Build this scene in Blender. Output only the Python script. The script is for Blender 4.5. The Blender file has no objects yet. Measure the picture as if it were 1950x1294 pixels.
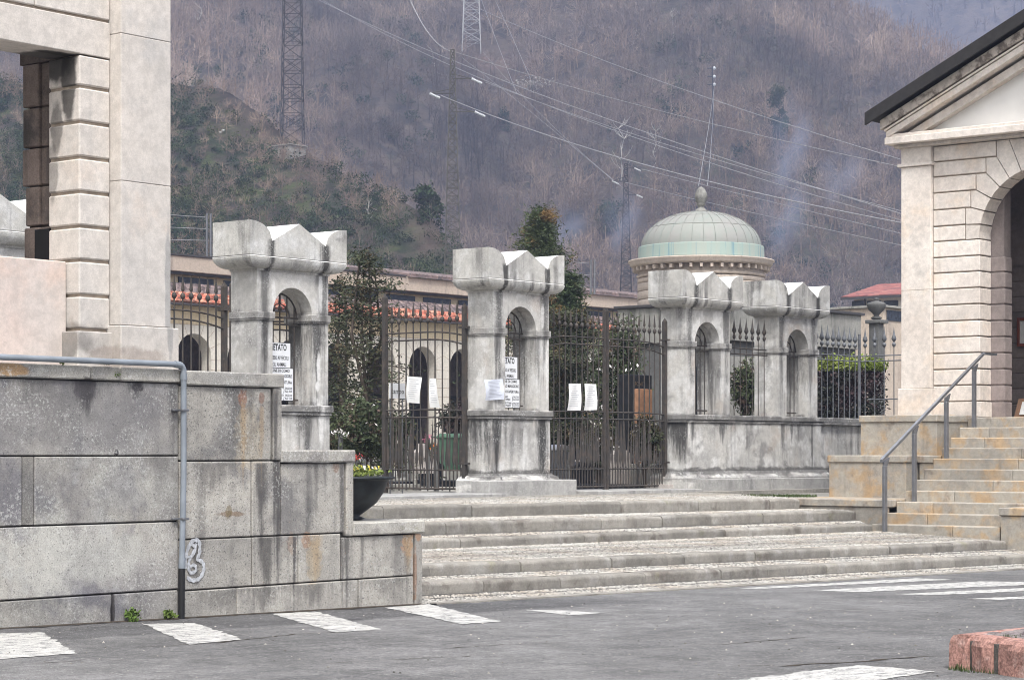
import bpy, math, random
import numpy as np
from mathutils import Vector, Matrix
random.seed(7); RNG=np.random.default_rng(7)
S=bpy.context.scene; COL=S.collection
R=math.radians
# ---- camera calibration: world x runs along the gate row, world y goes through it ----
TH=R(39); sT,cT=math.sin(TH),math.cos(TH); CZ=.85; F=4130.; HX=975.; HY=858.
def ray(px): a=(px-HX)/F; return (sT*a+cT, -cT*a+sT)
def at_y(px,py,wy): rx,ry=ray(px); D=wy/ry; return (D*rx,wy,CZ-(py-HY)/F*D)
def at_x(px,py,wx): rx,ry=ray(px); D=wx/rx; return (wx,D*ry,CZ-(py-HY)/F*D)
def at_D(px,py,D): rx,ry=ray(px); return (D*rx,D*ry,CZ-(py-HY)/F*D)
def cam2w(X,D): return (X*sT+D*cT, -X*cT+D*sT)
def road_z(wx): return CZ-1.79-.016*(wx-19)
def on_road(px,py,dz=0):
    rx,ry=ray(px); D=(1.486-dz)/((py-HY)/F-.016*rx); return (D*rx,D*ry,road_z(D*rx)+dz)

cam=bpy.data.cameras.new('camera'); co=bpy.data.objects.new('camera',cam); COL.objects.link(co)
co.location=(0,0,CZ); co.rotation_euler=(R(90),0,R(39-90)); cam.sensor_width=36; cam.lens=F/1950*36
cam.shift_y=(HY-647)/1950; cam.clip_start=.5; cam.clip_end=6000; S.camera=co

# ---- light: overcast ----
W=bpy.data.worlds.new('World'); S.world=W; W.use_nodes=True
nt=W.node_tree; bg=nt.nodes['Background']; sky=nt.nodes.new('ShaderNodeTexSky'); sky.sky_type='NISHITA'; sky.sun_disc=False
SUN_EL,SUN_AZ=R(58),R(222)
sky.sun_elevation=SUN_EL; sky.sun_rotation=SUN_AZ; sky.air_density=1.0; sky.dust_density=6.0; sky.ozone_density=1.0
hs=nt.nodes.new('ShaderNodeHueSaturation'); hs.inputs['Saturation'].default_value=.06
nt.links.new(sky.outputs[0],hs.inputs['Color']); nt.links.new(hs.outputs[0],bg.inputs[0]); bg.inputs[1].default_value=.115
sl=bpy.data.lights.new('sun','SUN'); so=bpy.data.objects.new('sun',sl); COL.objects.link(so)
sl.energy=1.5; sl.angle=R(14); sl.color=(1,.965,.92)
d=Vector((math.sin(SUN_AZ)*math.cos(SUN_EL),math.cos(SUN_AZ)*math.cos(SUN_EL),math.sin(SUN_EL)))
so.rotation_euler=d.to_track_quat('Z','Y').to_euler()
S.view_settings.view_transform='Standard'; S.view_settings.look='None'; S.view_settings.exposure=1.1; S.view_settings.gamma=1
S.render.engine='CYCLES'; S.cycles.max_bounces=5; S.cycles.diffuse_bounces=2; S.cycles.transparent_max_bounces=8; S.cycles.volume_bounces=1
S.cycles.use_denoising=True; S.cycles.filter_width=1.0

# ---- scene tree ----
def thing(name,label,cat,loc=(0,0,0),group=None):
    o=bpy.data.objects.new(name,None); COL.objects.link(o); o.location=loc; o.empty_display_size=.2
    o['label']=label; o['category']=cat
    if group: o['group']=group
    return o
def tag(o,label=None,cat=None,group=None,kind=None):
    if label: o['label']=label
    if cat: o['category']=cat
    if group: o['group']=group
    if kind: o['kind']=kind
    return o
def link(name,me,parent=None,loc=None):
    o=bpy.data.objects.new(name,me); COL.objects.link(o)
    if parent is not None:
        o.parent=parent
        w=Vector((0,0,0)); p=parent
        while p: w=w+p.location; p=p.parent
        if loc is None: o.location=-w
        else: o.location=Vector(loc)-w
    elif loc is not None: o.location=loc
    return o
class MB:
    def __init__(s): s.v=[]; s.f=[]; s.t=[]; s.sm=[]
    def add(s,vs,fs,tone=1.,smooth=False):
        n=len(s.v); s.v+=[tuple(p) for p in vs]; s.f+=[tuple(i+n for i in f) for f in fs]; s.t+=[tone]*len(fs); s.sm+=[smooth]*len(fs); return s
    def box(s,x0,x1,y0,y1,z0,z1,b=0.,tone=1.):
        if x0>x1:x0,x1=x1,x0
        if y0>y1:y0,y1=y1,y0
        if z0>z1:z0,z1=z1,z0
        if b<=0:
            v=[(x,y,z) for z in (z0,z1) for y in (y0,y1) for x in (x0,x1)]
            return s.add(v,[(0,2,3,1),(4,5,7,6),(0,1,5,4),(2,6,7,3),(0,4,6,2),(1,3,7,5)],tone)
        b=min(b,(x1-x0)/2.5,(y1-y0)/2.5,(z1-z0)/2.5)
        v=[];idx={}
        for i,x in enumerate((x0,x1)):
            for j,y in enumerate((y0,y1)):
                for k,z in enumerate((z0,z1)):
                    sx=b if i==0 else -b; sy=b if j==0 else -b; sz=b if k==0 else -b
                    idx[i,j,k]=len(v); v+=[(x,y+sy,z+sz),(x+sx,y,z+sz),(x+sx,y+sy,z)]
        f=[]
        I=lambda i,j,k,a: idx[i,j,k]+a
        f.append((I(0,0,0,0),I(0,0,1,0),I(0,1,1,0),I(0,1,0,0))); f.append((I(1,0,0,0),I(1,1,0,0),I(1,1,1,0),I(1,0,1,0)))
        f.append((I(0,0,0,1),I(1,0,0,1),I(1,0,1,1),I(0,0,1,1))); f.append((I(0,1,0,1),I(0,1,1,1),I(1,1,1,1),I(1,1,0,1)))
        f.append((I(0,0,0,2),I(0,1,0,2),I(1,1,0,2),I(1,0,0,2))); f.append((I(0,0,1,2),I(1,0,1,2),I(1,1,1,2),I(0,1,1,2)))
        for j in (0,1):
            for k in (0,1):
                f.append((I(0,j,k,1),I(1,j,k,1),I(1,j,k,2),I(0,j,k,2)))
        for i in (0,1):
            for k in (0,1):
                f.append((I(i,0,k,0),I(i,1,k,0),I(i,1,k,2),I(i,0,k,2)))
            for j in (0,1):
                f.append((I(i,j,0,0),I(i,j,1,0),I(i,j,1,1),I(i,j,0,1)))
            for j in (0,1):
                for k in (0,1): f.append((I(i,j,k,0),I(i,j,k,1),I(i,j,k,2)))
        return s.add(v,f,tone)
    def prism(s,poly,axis,c0,c1,tone=1.,smooth=False):
        # poly: list of 2-D points; axis 'y': (x,z) extruded in y, 'x': (y,z) in x, 'z': (x,y) in z
        n=len(poly)
        mk={'y':lambda p,c:(p[0],c,p[1]),'x':lambda p,c:(c,p[0],p[1]),'z':lambda p,c:(p[0],p[1],c)}[axis]
        v=[mk(p,c0) for p in poly]+[mk(p,c1) for p in poly]
        s.add(v,[tuple(range(n)),tuple(range(2*n-1,n-1,-1))],tone)
        s.add(v,[(i,(i+1)%n,n+(i+1)%n,n+i) for i in range(n)],tone,smooth); return s
    def lathe(s,prof,c,n=32,tone=1.,smooth=True):
        v=[]; 
        for r,z in prof: v+=[(c[0]+r*math.cos(2*math.pi*i/n),c[1]+r*math.sin(2*math.pi*i/n),c[2]+z) for i in range(n)]
        f=[]
        for k in range(len(prof)-1):
            for i in range(n): f.append((k*n+i,k*n+(i+1)%n,(k+1)*n+(i+1)%n,(k+1)*n+i))
        s.add(v,f,tone,smooth)
        s.add([v[i] for i in range(n)],[tuple(range(n))],tone); s.add(v[-n:],[tuple(range(n))],tone); return s
    def tube(s,pts,r,n=6,tone=1.,smooth=True,r2=None):
        pts=[Vector(p) for p in pts]; v=[]; up=Vector((0,0,1)); m=len(pts)
        for i,p in enumerate(pts):
            a=pts[max(i-1,0)]; b=pts[min(i+1,m-1)]; t=(b-a)
            t=t.normalized() if t.length>0 else up
            q=t.cross(up); q=q.normalized() if q.length>.05 else t.cross(Vector((1,0,0))).normalized()
            w=q.cross(t); rr=r if r2 is None else r+(r2-r)*i/max(m-1,1)
            v+=[p+q*rr*math.cos(2*math.pi*k/n)+w*rr*math.sin(2*math.pi*k/n) for k in range(n)]
        f=[(i*n+k,i*n+(k+1)%n,(i+1)*n+(k+1)%n,(i+1)*n+k) for i in range(m-1) for k in range(n)]
        f2=[tuple(range(n)),tuple(range((m-1)*n,m*n))]
        s.add(v,f,tone,smooth); s.add(v,f2,tone); return s
    def build(s,name,mat,parent=None,loc=None):
        me=bpy.data.meshes.new(name); me.from_pydata(s.v,[],s.f)
        a=me.attributes.new('tone','FLOAT','FACE'); a.data.foreach_set('value',np.array(s.t,np.float32))
        me.polygons.foreach_set('use_smooth',np.array(s.sm,bool)); me.materials.append(mat)
        import bmesh as _b
        b=_b.new(); b.from_mesh(me)
        _b.ops.recalc_face_normals(b,faces=b.faces); b.to_mesh(me); b.free(); me.update()
        s.obj=link(name,me,parent,loc); return s.obj
def quads_mesh(name,V,tone,mat,parent=None,loc=None,per=4,smooth=False):
    # V: (n,per,3) numpy
    n=len(V); me=bpy.data.meshes.new(name); me.vertices.add(n*per); me.vertices.foreach_set('co',V.reshape(-1).astype(np.float32))
    me.loops.add(n*per); me.loops.foreach_set('vertex_index',np.arange(n*per,dtype=np.int32))
    me.polygons.add(n); me.polygons.foreach_set('loop_start',np.arange(0,n*per,per,dtype=np.int32)); me.polygons.foreach_set('loop_total',np.full(n,per,np.int32))
    me.update(); a=me.attributes.new('tone','FLOAT','FACE'); a.data.foreach_set('value',np.asarray(tone,np.float32)); me.materials.append(mat)
    return link(name,me,parent,loc)
def text(name,body,size,loc,rot,mat,parent,sx=1.,align='LEFT',bold=0.,fit=None):
    cu=bpy.data.curves.new(name,'FONT'); cu.body=body; cu.size=size; cu.align_x=align; cu.offset=bold; cu.extrude=.0008; cu.resolution_u=2
    o=bpy.data.objects.new(name,cu); COL.objects.link(o); dg=bpy.context.evaluated_depsgraph_get(); me=bpy.data.meshes.new_from_object(o.evaluated_get(dg))
    COL.objects.unlink(o); bpy.data.objects.remove(o)
    me.materials.clear(); me.materials.append(mat); 
    if fit: sx=fit/max(v.co.x for v in me.vertices)
    me.transform(Matrix.Diagonal((sx,1,1,1)))
    a=me.attributes.new('tone','FLOAT','FACE'); a.data.foreach_set('value',np.ones(len(me.polygons),np.float32))
    o=link(name,me,parent,loc); o.rotation_euler=rot; return o

# ---- material DSL ----
class N:
    def __init__(s,name,rough=.8,spec=.3):
        s.m=bpy.data.materials.new(name); s.m.use_nodes=True; s.t=s.m.node_tree; s.b=s.t.nodes['Principled BSDF']
        s.b.inputs['Roughness'].default_value=rough; s.b.inputs['Specular IOR Level'].default_value=spec
        s.pos=s.t.nodes.new('ShaderNodeNewGeometry').outputs['Position']
        a=s.t.nodes.new('ShaderNodeAttribute'); a.attribute_name='tone'; s.tone=a.outputs['Fac']
    def L(s,a,b):
        if isinstance(a,(int,float)): b.default_value=a
        elif isinstance(a,tuple): b.default_value=a if len(a)==4 or b.type=='VECTOR' else (*a,1)
        else: s.t.links.new(a,b)
    def vec(s,sc,v=None):
        n=s.t.nodes.new('ShaderNodeVectorMath'); n.operation='MULTIPLY'; s.L(v if v is not None else s.pos,n.inputs[0]); n.inputs[1].default_value=sc; return n.outputs[0]
    def noise(s,scale,detail=4,vec=None,rough=.55,dist=0.,off=0.):
        n=s.t.nodes.new('ShaderNodeTexNoise'); n.noise_dimensions='3D'
        v=vec if vec is not None else s.pos
        if off:
            a=s.t.nodes.new('ShaderNodeVectorMath'); a.operation='ADD'; s.L(v,a.inputs[0]); a.inputs[1].default_value=(off,off*1.7,off*.6); v=a.outputs[0]
        s.L(v,n.inputs['Vector']); n.inputs['Scale'].default_value=scale; n.inputs['Detail'].default_value=detail; n.inputs['Roughness'].default_value=rough; n.inputs['Distortion'].default_value=dist
        return n.outputs['Fac']
    def vor(s,scale,vec=None,feature='F1',out='Distance'):
        n=s.t.nodes.new('ShaderNodeTexVoronoi'); n.feature=feature; s.L(vec if vec is not None else s.pos,n.inputs['Vector']); n.inputs['Scale'].default_value=scale; return n.outputs[out]
    def ramp(s,f,a,b,lo=0.,hi=1.):
        n=s.t.nodes.new('ShaderNodeMapRange'); n.interpolation_type='SMOOTHSTEP'; s.L(f,n.inputs[0]); n.inputs[1].default_value=a; n.inputs[2].default_value=b; n.inputs[3].default_value=lo; n.inputs[4].default_value=hi; return n.outputs[0]
    def math(s,op,a,b=0.):
        n=s.t.nodes.new('ShaderNodeMath'); n.operation=op; s.L(a,n.inputs[0]); s.L(b,n.inputs[1]); return n.outputs[0]
    def mix(s,f,a,b,mode='MIX'):
        n=s.t.nodes.new('ShaderNodeMix'); n.data_type='RGBA'; n.blend_type=mode; s.L(f,n.inputs[0]); s.L(a,n.inputs[6]); s.L(b,n.inputs[7]); return n.outputs[2]
    def scale(s,col,f):
        n=s.t.nodes.new('ShaderNodeVectorMath'); n.operation='SCALE'; s.L(col,n.inputs[0]); s.L(f,n.inputs['Scale']); return n.outputs[0]
    def sep(s):
        n=s.t.nodes.new('ShaderNodeSeparateXYZ'); s.L(s.pos,n.inputs[0]); return n.outputs
    def drips(s,L,c,dc,am=1.):
        """run-off stains: (x, half width, z top, length, strength), starting under a ledge and thinning downwards"""
        x,y,z=s.sep()[0:3]
        nz=s.math('ADD',s.math('MULTIPLY',s.math('SUBTRACT',s.noise(1.,5,vec=s.vec((8,8,.55)),rough=.7),.5),2.2),s.math('MULTIPLY',s.math('SUBTRACT',s.noise(1.,4,vec=s.vec((26,26,5.)),rough=.7,off=3.),.5),1.0))
        for (xc,w,zt,ln,a) in L:
            dx=s.math('DIVIDE',s.math('ABSOLUTE',s.math('SUBTRACT',x,xc)),w); fz=s.math('DIVIDE',s.math('SUBTRACT',zt,z),ln)
            v=s.math('ADD',s.math('ADD',dx,s.math('MULTIPLY',s.math('POWER',s.math('MAXIMUM',fz,0.),1.6),.9)),nz)
            m=s.math('MULTIPLY',s.ramp(v,1.25,.3),s.ramp(fz,-.03,.03)); c=s.mix(s.math('MULTIPLY',m,a*am),c,dc)
        return c
    def blobs(s,L,c,dc,rag=.5,nscale=6.):
        nz=s.math('MULTIPLY',s.math('SUBTRACT',s.noise(nscale,5,rough=.65),.5),rag*2.4)
        for (cc,r,am) in L:
            a=s.t.nodes.new('ShaderNodeVectorMath'); a.operation='SUBTRACT'; s.L(s.pos,a.inputs[0]); a.inputs[1].default_value=cc
            b=s.t.nodes.new('ShaderNodeVectorMath'); b.operation='DIVIDE'; s.L(a.outputs[0],b.inputs[0]); b.inputs[1].default_value=r
            l=s.t.nodes.new('ShaderNodeVectorMath'); l.operation='LENGTH'; s.L(b.outputs[0],l.inputs[0])
            c=s.mix(s.math('MULTIPLY',s.ramp(s.math('ADD',l.outputs['Value'],nz),1.15,.55),am),c,dc)
        return c
    def blob(s,c,r,rag=.5,nscale=6.):
        # a ragged patch of dirt centred at world point c with radii r
        a=s.t.nodes.new('ShaderNodeVectorMath'); a.operation='SUBTRACT'; s.L(s.pos,a.inputs[0]); a.inputs[1].default_value=c
        b=s.t.nodes.new('ShaderNodeVectorMath'); b.operation='DIVIDE'; s.L(a.outputs[0],b.inputs[0]); b.inputs[1].default_value=r
        l=s.t.nodes.new('ShaderNodeVectorMath'); l.operation='LENGTH'; s.L(b.outputs[0],l.inputs[0])
        d=s.math('ADD',l.outputs['Value'],s.math('MULTIPLY',s.math('SUBTRACT',s.noise(nscale,4),.5),rag*2.4))
        return s.ramp(d,1.05,.7)
    def bump(s,h,strength=.3,dist=.02):
        n=s.t.nodes.new('ShaderNodeBump'); n.inputs['Strength'].default_value=strength; n.inputs['Distance'].default_value=dist; s.L(h,n.inputs['Height']); s.L(n.outputs[0],s.b.inputs['Normal'])
    def out(s,col): s.L(col,s.b.inputs['Base Color']); return s.m
def stone(name,c1,c2,var=.7,speck=(55,.25),streak=.0,streakc=(.05,.05,.05),sth=(.52,.72),lichen=0.,lichc=(.62,.62,.6),patch=None,rough=.85,bump=.35,extra=None,fine=True,dots=None,top_light=None):
    n=N(name,rough,.25)
    c=n.mix(n.ramp(n.noise(var,6),.35,.68),c1,c2)
    if patch:
        for (pc,sc,lo,hi,am,off) in patch: c=n.mix(n.math('MULTIPLY',n.ramp(n.noise(sc,7,off=off,rough=.62),lo,hi),am),c,pc)
    if streak:
        st=n.ramp(n.noise(1.0,6,vec=n.vec((4.2,4.2,.32)),off=3.1),sth[0],sth[1])
        st=n.math('MULTIPLY',st,n.ramp(n.noise(.9,4,off=9.),.35,.62))
        c=n.mix(n.math('MULTIPLY',st,streak),c,streakc)
    if extra: c=extra(n,c)
    sp=n.noise(speck[0],3,rough=.7)
    c=n.scale(c,n.ramp(sp,.3,.7,1-speck[1],1+speck[1]*.8))
    if fine:
        c=n.scale(c,n.ramp(n.noise(9,6,rough=.7,off=5.),.3,.7,.86,1.1))
    if lichen:
        l=n.math('MULTIPLY',n.ramp(n.noise(34,4,rough=.75,off=2.),.53,.61),n.ramp(n.noise(1.7,5,off=6.,rough=.65),.44,.58))
        c=n.mix(n.math('MULTIPLY',l,lichen),c,lichc)
    if dots:
        for (sc,lo,hi,am,dc,off) in dots: c=n.mix(n.math('MULTIPLY',n.ramp(n.noise(sc,3,rough=.6,off=off),lo,hi),am),c,dc)
    if top_light:  # paler colour on upward faces paints in light from the sky
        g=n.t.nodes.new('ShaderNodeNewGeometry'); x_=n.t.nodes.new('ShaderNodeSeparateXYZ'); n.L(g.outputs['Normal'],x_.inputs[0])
        c=n.mix(n.math('MULTIPLY',n.ramp(x_.outputs[2],.25,.5),n.ramp(n.noise(7,5,off=3.),.3,.5,.7,1.)),c,top_light)
    c=n.scale(c,n.tone)
    if bump: n.bump(n.math('ADD',n.noise(14,6,rough=.65),n.math('MULTIPLY',sp,.6)),bump,.012)
    return n.out(c)
def plain(name,c,rough=.6,metal=0.,var=.15,vs=8.,spec=.4):
    n=N(name,rough,spec); n.b.inputs['Metallic'].default_value=metal
    return n.out(n.scale(n.scale(c,n.ramp(n.noise(vs,5),.3,.7,1-var,1+var)),n.tone)) if False else _pl(n,c,var,vs)
def _pl(n,c,var,vs):
    rgb=n.t.nodes.new('ShaderNodeRGB'); rgb.outputs[0].default_value=(*c,1)
    return n.out(n.scale(n.scale(rgb.outputs[0],n.ramp(n.noise(vs,5),.3,.7,1-var,1+var)),n.tone))
M={}
DK=(.035,.034,.036)
PXX=[19.4,25.98,32.38,39.0,42.8]
def valley(n,c,am=1.):
    L=[]
    for k,x in enumerate(PXX[1:]):
        L+=[(x+.53,.10,4.50,1.25,.92),(x+1.87,.11,4.50,1.35,.92),(x+1.2,.35,4.215,.25,.35)]
    c=n.drips(L,c,(.045,.043,.042),am)
    return c
def wx_of(px,y=26.93): return at_y(px,858,y)[0]
def pst(n,c):
    L=[]
    for k,x in enumerate(PXX[1:]): L+=[(x+.50,.14,4.0,1.9,.75),(x+1.92,.16,4.0,1.6,.75),(x+1.2,.6,1.50,.45,.3)]
    for px,w,zt,ln,a in ((506,.14,3.14,1.7,.7),(604,.16,3.14,1.5,.9),(586,.14,1.49,1.1,.8),(570,.10,1.49,.7,.5),(946,.16,1.49,1.3,1.),(962,.07,1.49,.8,.6),(1034,.24,1.49,1.5,1.),(946,.07,3.14,1.6,.6),(1026,.10,3.14,1.2,.6),
        (1304,.13,1.49,.9,.95),(1318,.12,1.49,.6,.9),(1376,.22,1.49,.5,.85),(1490,.10,1.49,.8,.8),(1507,.08,1.49,.55,.7),(1520,.06,1.49,.5,.6),(1546,.05,1.49,1.5,.95),(1372,.12,3.14,1.2,.6),(1545,.14,3.14,1.4,.7),(1290,.08,3.14,1.6,.4),(1462,.08,3.14,1.5,.4),(1422,.07,1.49,.7,.4)): L.append((wx_of(px),w,zt,ln,a))
    c=n.drips(L,c,(.06,.058,.057))
    # grime line along the top of the plinth moulding and on the ledges
    x,y,z=n.sep()[0:3]
    for zc,h,a in ((.40,.12,.8),(1.56,.14,.7),(3.2,.12,.45),(.24,.08,.4)):
        m=n.ramp(n.math('ADD',n.math('DIVIDE',n.math('ABSOLUTE',n.math('SUBTRACT',z,zc)),h),n.math('MULTIPLY',n.math('SUBTRACT',n.noise(1.,5,vec=n.vec((2.5,2.5,6.)),off=zc),.5),2.8)),1.,.3); c=n.mix(n.math('MULTIPLY',m,a),c,(.075,.072,.07))
    L=[(at_y(px,py,26.93),(rx,.6,rz),a) for px,py,rx,rz,a in ((608,700,.05,.3,.9),(606,735,.06,.10,.9),(523,560,.05,.3,.6),(612,555,.06,.4,.7),(1043,720,.05,.6,.9),(612,810,.07,.4,.7),(1000,850,.09,.4,.5),(1035,600,.06,.3,.6))]
    return n.blobs(L,c,(.72,.71,.69),.5,9.)
M['pillar']=stone('weathered_marble',(.55,.53,.495),(.38,.37,.355),.9,(60,.14),.75,(.13,.125,.125),(.49,.66),lichen=.5,lichc=(.74,.74,.72),
    patch=[((.66,.65,.63),1.6,.48,.6,.8,4.),((.17,.165,.165),1.9,.55,.7,.7,11.),((.42,.34,.275),1.2,.54,.70,.5,21.)],extra=pst)
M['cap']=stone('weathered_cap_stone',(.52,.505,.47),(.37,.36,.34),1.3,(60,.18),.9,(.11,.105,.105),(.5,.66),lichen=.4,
    patch=[((.62,.615,.6),2.2,.5,.64,.7,1.),((.2,.195,.195),2.6,.6,.74,.6,15.)],extra=valley,top_light=(.80,.79,.77),dots=[(30,.62,.7,.5,(.2,.2,.2),4.)])  # cap tops coloured pale as if lit from above
def wx_at(px): return at_y(px,900,16.8)[0]
def stains_left(n,c):
    for p,r in (((*at_y(165,742,16.8),),(.16,.3,.13)),((*at_y(262,737,16.8),),(.09,.3,.05)),((*at_y(215,1170,16.8),),(.035,.3,.2)),((*at_y(222,862,16.8),),(.03,.3,.04))):
        c=n.mix(n.blob(p,r,.45,9),c,(.045,.04,.042))
    c=n.blobs([(at_y(110,790,16.8),(1.7,.6,.42),.6),(at_y(20,930,16.8),(.7,.6,.33),.6),(at_y(270,800,16.8),(.5,.6,.4),.35),(at_y(320,900,16.8),(.3,.6,.6),.5)],c,(.175,.168,.172),.7,2.5)
    c=n.blobs([(at_y(130,1060,16.8),(1.1,.6,.3),.5),(at_y(250,930,16.8),(.7,.6,.25),.4)],c,(.43,.42,.385),.6,3.)
    c=n.drips([(wx_at(165),.18,1.55,.35,.9),(wx_at(262),.14,1.55,.2,.8),(wx_at(60),.25,1.55,.25,.35),(wx_at(330),.08,1.55,.9,.5),(wx_at(215),.03,-.58,.35,.9),(wx_at(120),.5,1.55,.5,.25),(wx_at(300),.2,.8,.4,.3),(wx_at(60),.5,-.58,.2,.3)],c,(.06,.056,.06))
    c=n.mix(n.math('MULTIPLY',n.blob(at_y(200,1060,16.8),(.55,.5,.28),.5,3),.45),c,(.36,.355,.33))
    c=n.mix(n.math('MULTIPLY',n.blob(at_y(20,704,16.8),(.25,.3,.07),.5,7),.7),c,(.42,.24,.09))
    return c
M['wall_l']=stone('old_grey_granite',(.25,.238,.23),(.37,.352,.318),1.0,(70,.2),.45,(.10,.096,.10),(.5,.68),lichen=.55,lichc=(.54,.54,.51),
    patch=[((.42,.41,.375),1.3,.5,.64,.8,2.),((.145,.14,.16),1.0,.5,.62,.8,8.),((.40,.40,.385),3.1,.55,.68,.5,31.)],extra=stains_left,dots=[(48,.60,.68,.6,(.07,.068,.07),5.)])
def stains_right(n,c):
    for px,py,rx,rz,am,col in ((462,760,.07,.12,.8,(.25,.12,.08)),(463,825,.05,.42,.42,(.32,.235,.15)),(497,757,.045,.07,.6,(.2,.09,.06)),(497,820,.04,.32,.3,(.27,.19,.13)),
        (775,1035,.11,.15,.7,(.40,.22,.12)),(795,1020,.05,.1,.6,(.38,.19,.09)),(584,1030,.08,.10,.55,(.34,.19,.11)),(598,1065,.13,.30,.4,(.38,.29,.17)),(556,1038,.08,.12,.45,(.29,.19,.13)),(473,830,.22,.42,.3,(.42,.35,.24)),
        (640,888,.06,.08,.6,(.25,.15,.10)),(440,978,.24,.03,.6,(.17,.10,.05)),(436,975,.05,.08,.6,(.12,.09,.04)),(790,1090,.02,.3,.7,(.24,.14,.09)),(745,1004,.3,.07,.5,(.27,.25,.14))):
        p=at_y(px,py,16.8); c=n.mix(n.math('MULTIPLY',n.blob(p,(rx,.5,rz),.75,11),am),c,col)
    D_=[(wx_at(px),w,z,l,a) for px,w,z,l,a in ((498,.11,.72,.85,.9),(528,.08,.76,1.5,.95),(602,.05,.72,.6,.6),(620,.04,.72,.5,.5),(652,.05,.72,1.9,.8),(690,.04,-.1,.6,.5),(400,.3,.72,.4,.6),(375,.08,-.08,.6,.5),(508,.14,-.08,.7,.8),(560,.03,-.08,1.,.9),(660,.06,-.08,1.0,.85),(775,.06,-.12,.9,.5),(478,.05,1.5,.5,.4),(500,.3,-.62,.3,.7),(590,.4,-.62,.25,.6),(740,.3,-.62,.25,.5),(420,.35,-.62,.25,.5),(430,.5,1.53,.12,.4),(522,.04,1.5,2.,.8))]
    c=n.drips(D_,c,(.085,.08,.078))
    c=n.drips([(wx_at(463),.05,1.30,.9,.5),(wx_at(498),.04,1.33,.7,.4),(wx_at(600),.12,-.08,.5,.5),(wx_at(778),.10,-.1,.5,.6)],c,(.36,.26,.155))
    return c
M['wall_r']=stone('speckled_granite',(.40,.378,.338),(.315,.30,.275),1.0,(75,.22),.7,(.10,.096,.095),(.5,.66),lichen=.45,lichc=(.55,.55,.52),
    patch=[((.45,.43,.39),1.5,.52,.68,.6,3.),((.16,.155,.155),1.3,.54,.68,.75,13.)],extra=stains_right,dots=[(46,.585,.66,.75,(.085,.08,.08),5.),(38,.64,.72,.5,(.3,.17,.1),11.)])
M['coping']=stone('coping_granite',(.40,.38,.34),(.31,.30,.28),1.4,(80,.3),.4,(.10,.095,.09),(.52,.7),lichen=.5,patch=[((.16,.15,.15),2.2,.52,.66,.6,5.),((.26,.25,.14),2.6,.62,.75,.5,17.)],extra=stains_left)
def soot(n,c):
    # black soot left on the reveal beside the beam and low on the pier
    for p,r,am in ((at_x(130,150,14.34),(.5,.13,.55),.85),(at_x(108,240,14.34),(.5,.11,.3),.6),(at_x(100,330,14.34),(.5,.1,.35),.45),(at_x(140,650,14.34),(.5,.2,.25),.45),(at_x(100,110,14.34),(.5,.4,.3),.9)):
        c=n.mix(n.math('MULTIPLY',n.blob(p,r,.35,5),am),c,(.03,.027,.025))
    c=n.mix(n.math('MULTIPLY',n.blob(at_y(245,680,17.1),(.5,.5,.14),.5,5),.5),c,(.25,.2,.17))
    c=n.mix(n.math('MULTIPLY',n.blob(at_y(320,560,17.1),(.05,.4,.9),.4,5),.6),c,(.25,.25,.25))
    return c
M['build']=stone('smooth_pale_stone',(.60,.55,.50),(.50,.47,.44),.6,(70,.09),.5,(.30,.29,.28),(.55,.75),patch=[((.66,.55,.46),1.1,.54,.7,.5,4.),((.42,.41,.40),1.4,.6,.74,.5,9.)],bump=.15,extra=soot)
M['jointdark']=plain('dark_mortar',(.05,.045,.042),.95,0,.3)
M['joint']=plain('beige_joint',(.34,.28,.22),.9,0,.25)  # beige mortar colour for the joints
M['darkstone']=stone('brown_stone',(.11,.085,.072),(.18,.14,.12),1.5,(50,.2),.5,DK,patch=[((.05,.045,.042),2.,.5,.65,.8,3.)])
M['pink']=stone('pink_plaster',(.60,.475,.42),(.56,.50,.46),.7,(60,.06),.15,(.35,.3,.28),bump=.1,patch=[((.66,.49,.40),1.3,.5,.7,.5,5.)])
M['temple']=stone('cream_travertine',(.74,.68,.62),(.66,.59,.53),.7,(65,.08),.35,(.33,.29,.25),(.55,.75),patch=[((.70,.575,.46),1.2,.52,.68,.55,2.),((.46,.43,.40),1.3,.56,.72,.65,8.)],bump=.2)
def tcorn(n,c): return n.mix(n.math('MULTIPLY',n.ramp(n.noise(3.2,7,rough=.7),.47,.6),.75),c,(.075,.055,.045))
M['tcorn']=stone('soot_stained_stone',(.58,.52,.46),(.46,.41,.36),.9,(65,.08),.4,(.2,.16,.14),extra=tcorn)
M['whiteplaster']=plain('white_plaster',(.70,.685,.66),.9,0,.04,2)
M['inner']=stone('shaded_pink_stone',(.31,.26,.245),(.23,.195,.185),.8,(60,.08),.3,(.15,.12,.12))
M['stair']=stone('ochre_stained_stone',(.385,.355,.305),(.29,.27,.24),1.2,(55,.12),.35,(.12,.10,.085),(.5,.68),patch=[((.43,.29,.155),1.7,.48,.63,.75,2.),((.44,.35,.25),2.7,.5,.65,.5,6.),((.16,.13,.11),2.2,.57,.7,.7,12.)])
M['kerb']=stone('worn_kerb_stone',(.31,.29,.255),(.225,.21,.185),1.6,(60,.2),.3,(.12,.10,.09),(.5,.7),patch=[((.36,.345,.32),2.2,.5,.65,.6,3.),((.135,.115,.10),1.7,.55,.68,.75,9.),((.23,.22,.14),2.6,.6,.7,.5,15.)],bump=.5)
M['slab']=stone('pale_slab',(.40,.39,.375),(.30,.295,.285),1.4,(60,.15),.6,(.1,.1,.1),(.5,.68),lichen=.4)
n=N('river_pebbles',.75,.35)
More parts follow.
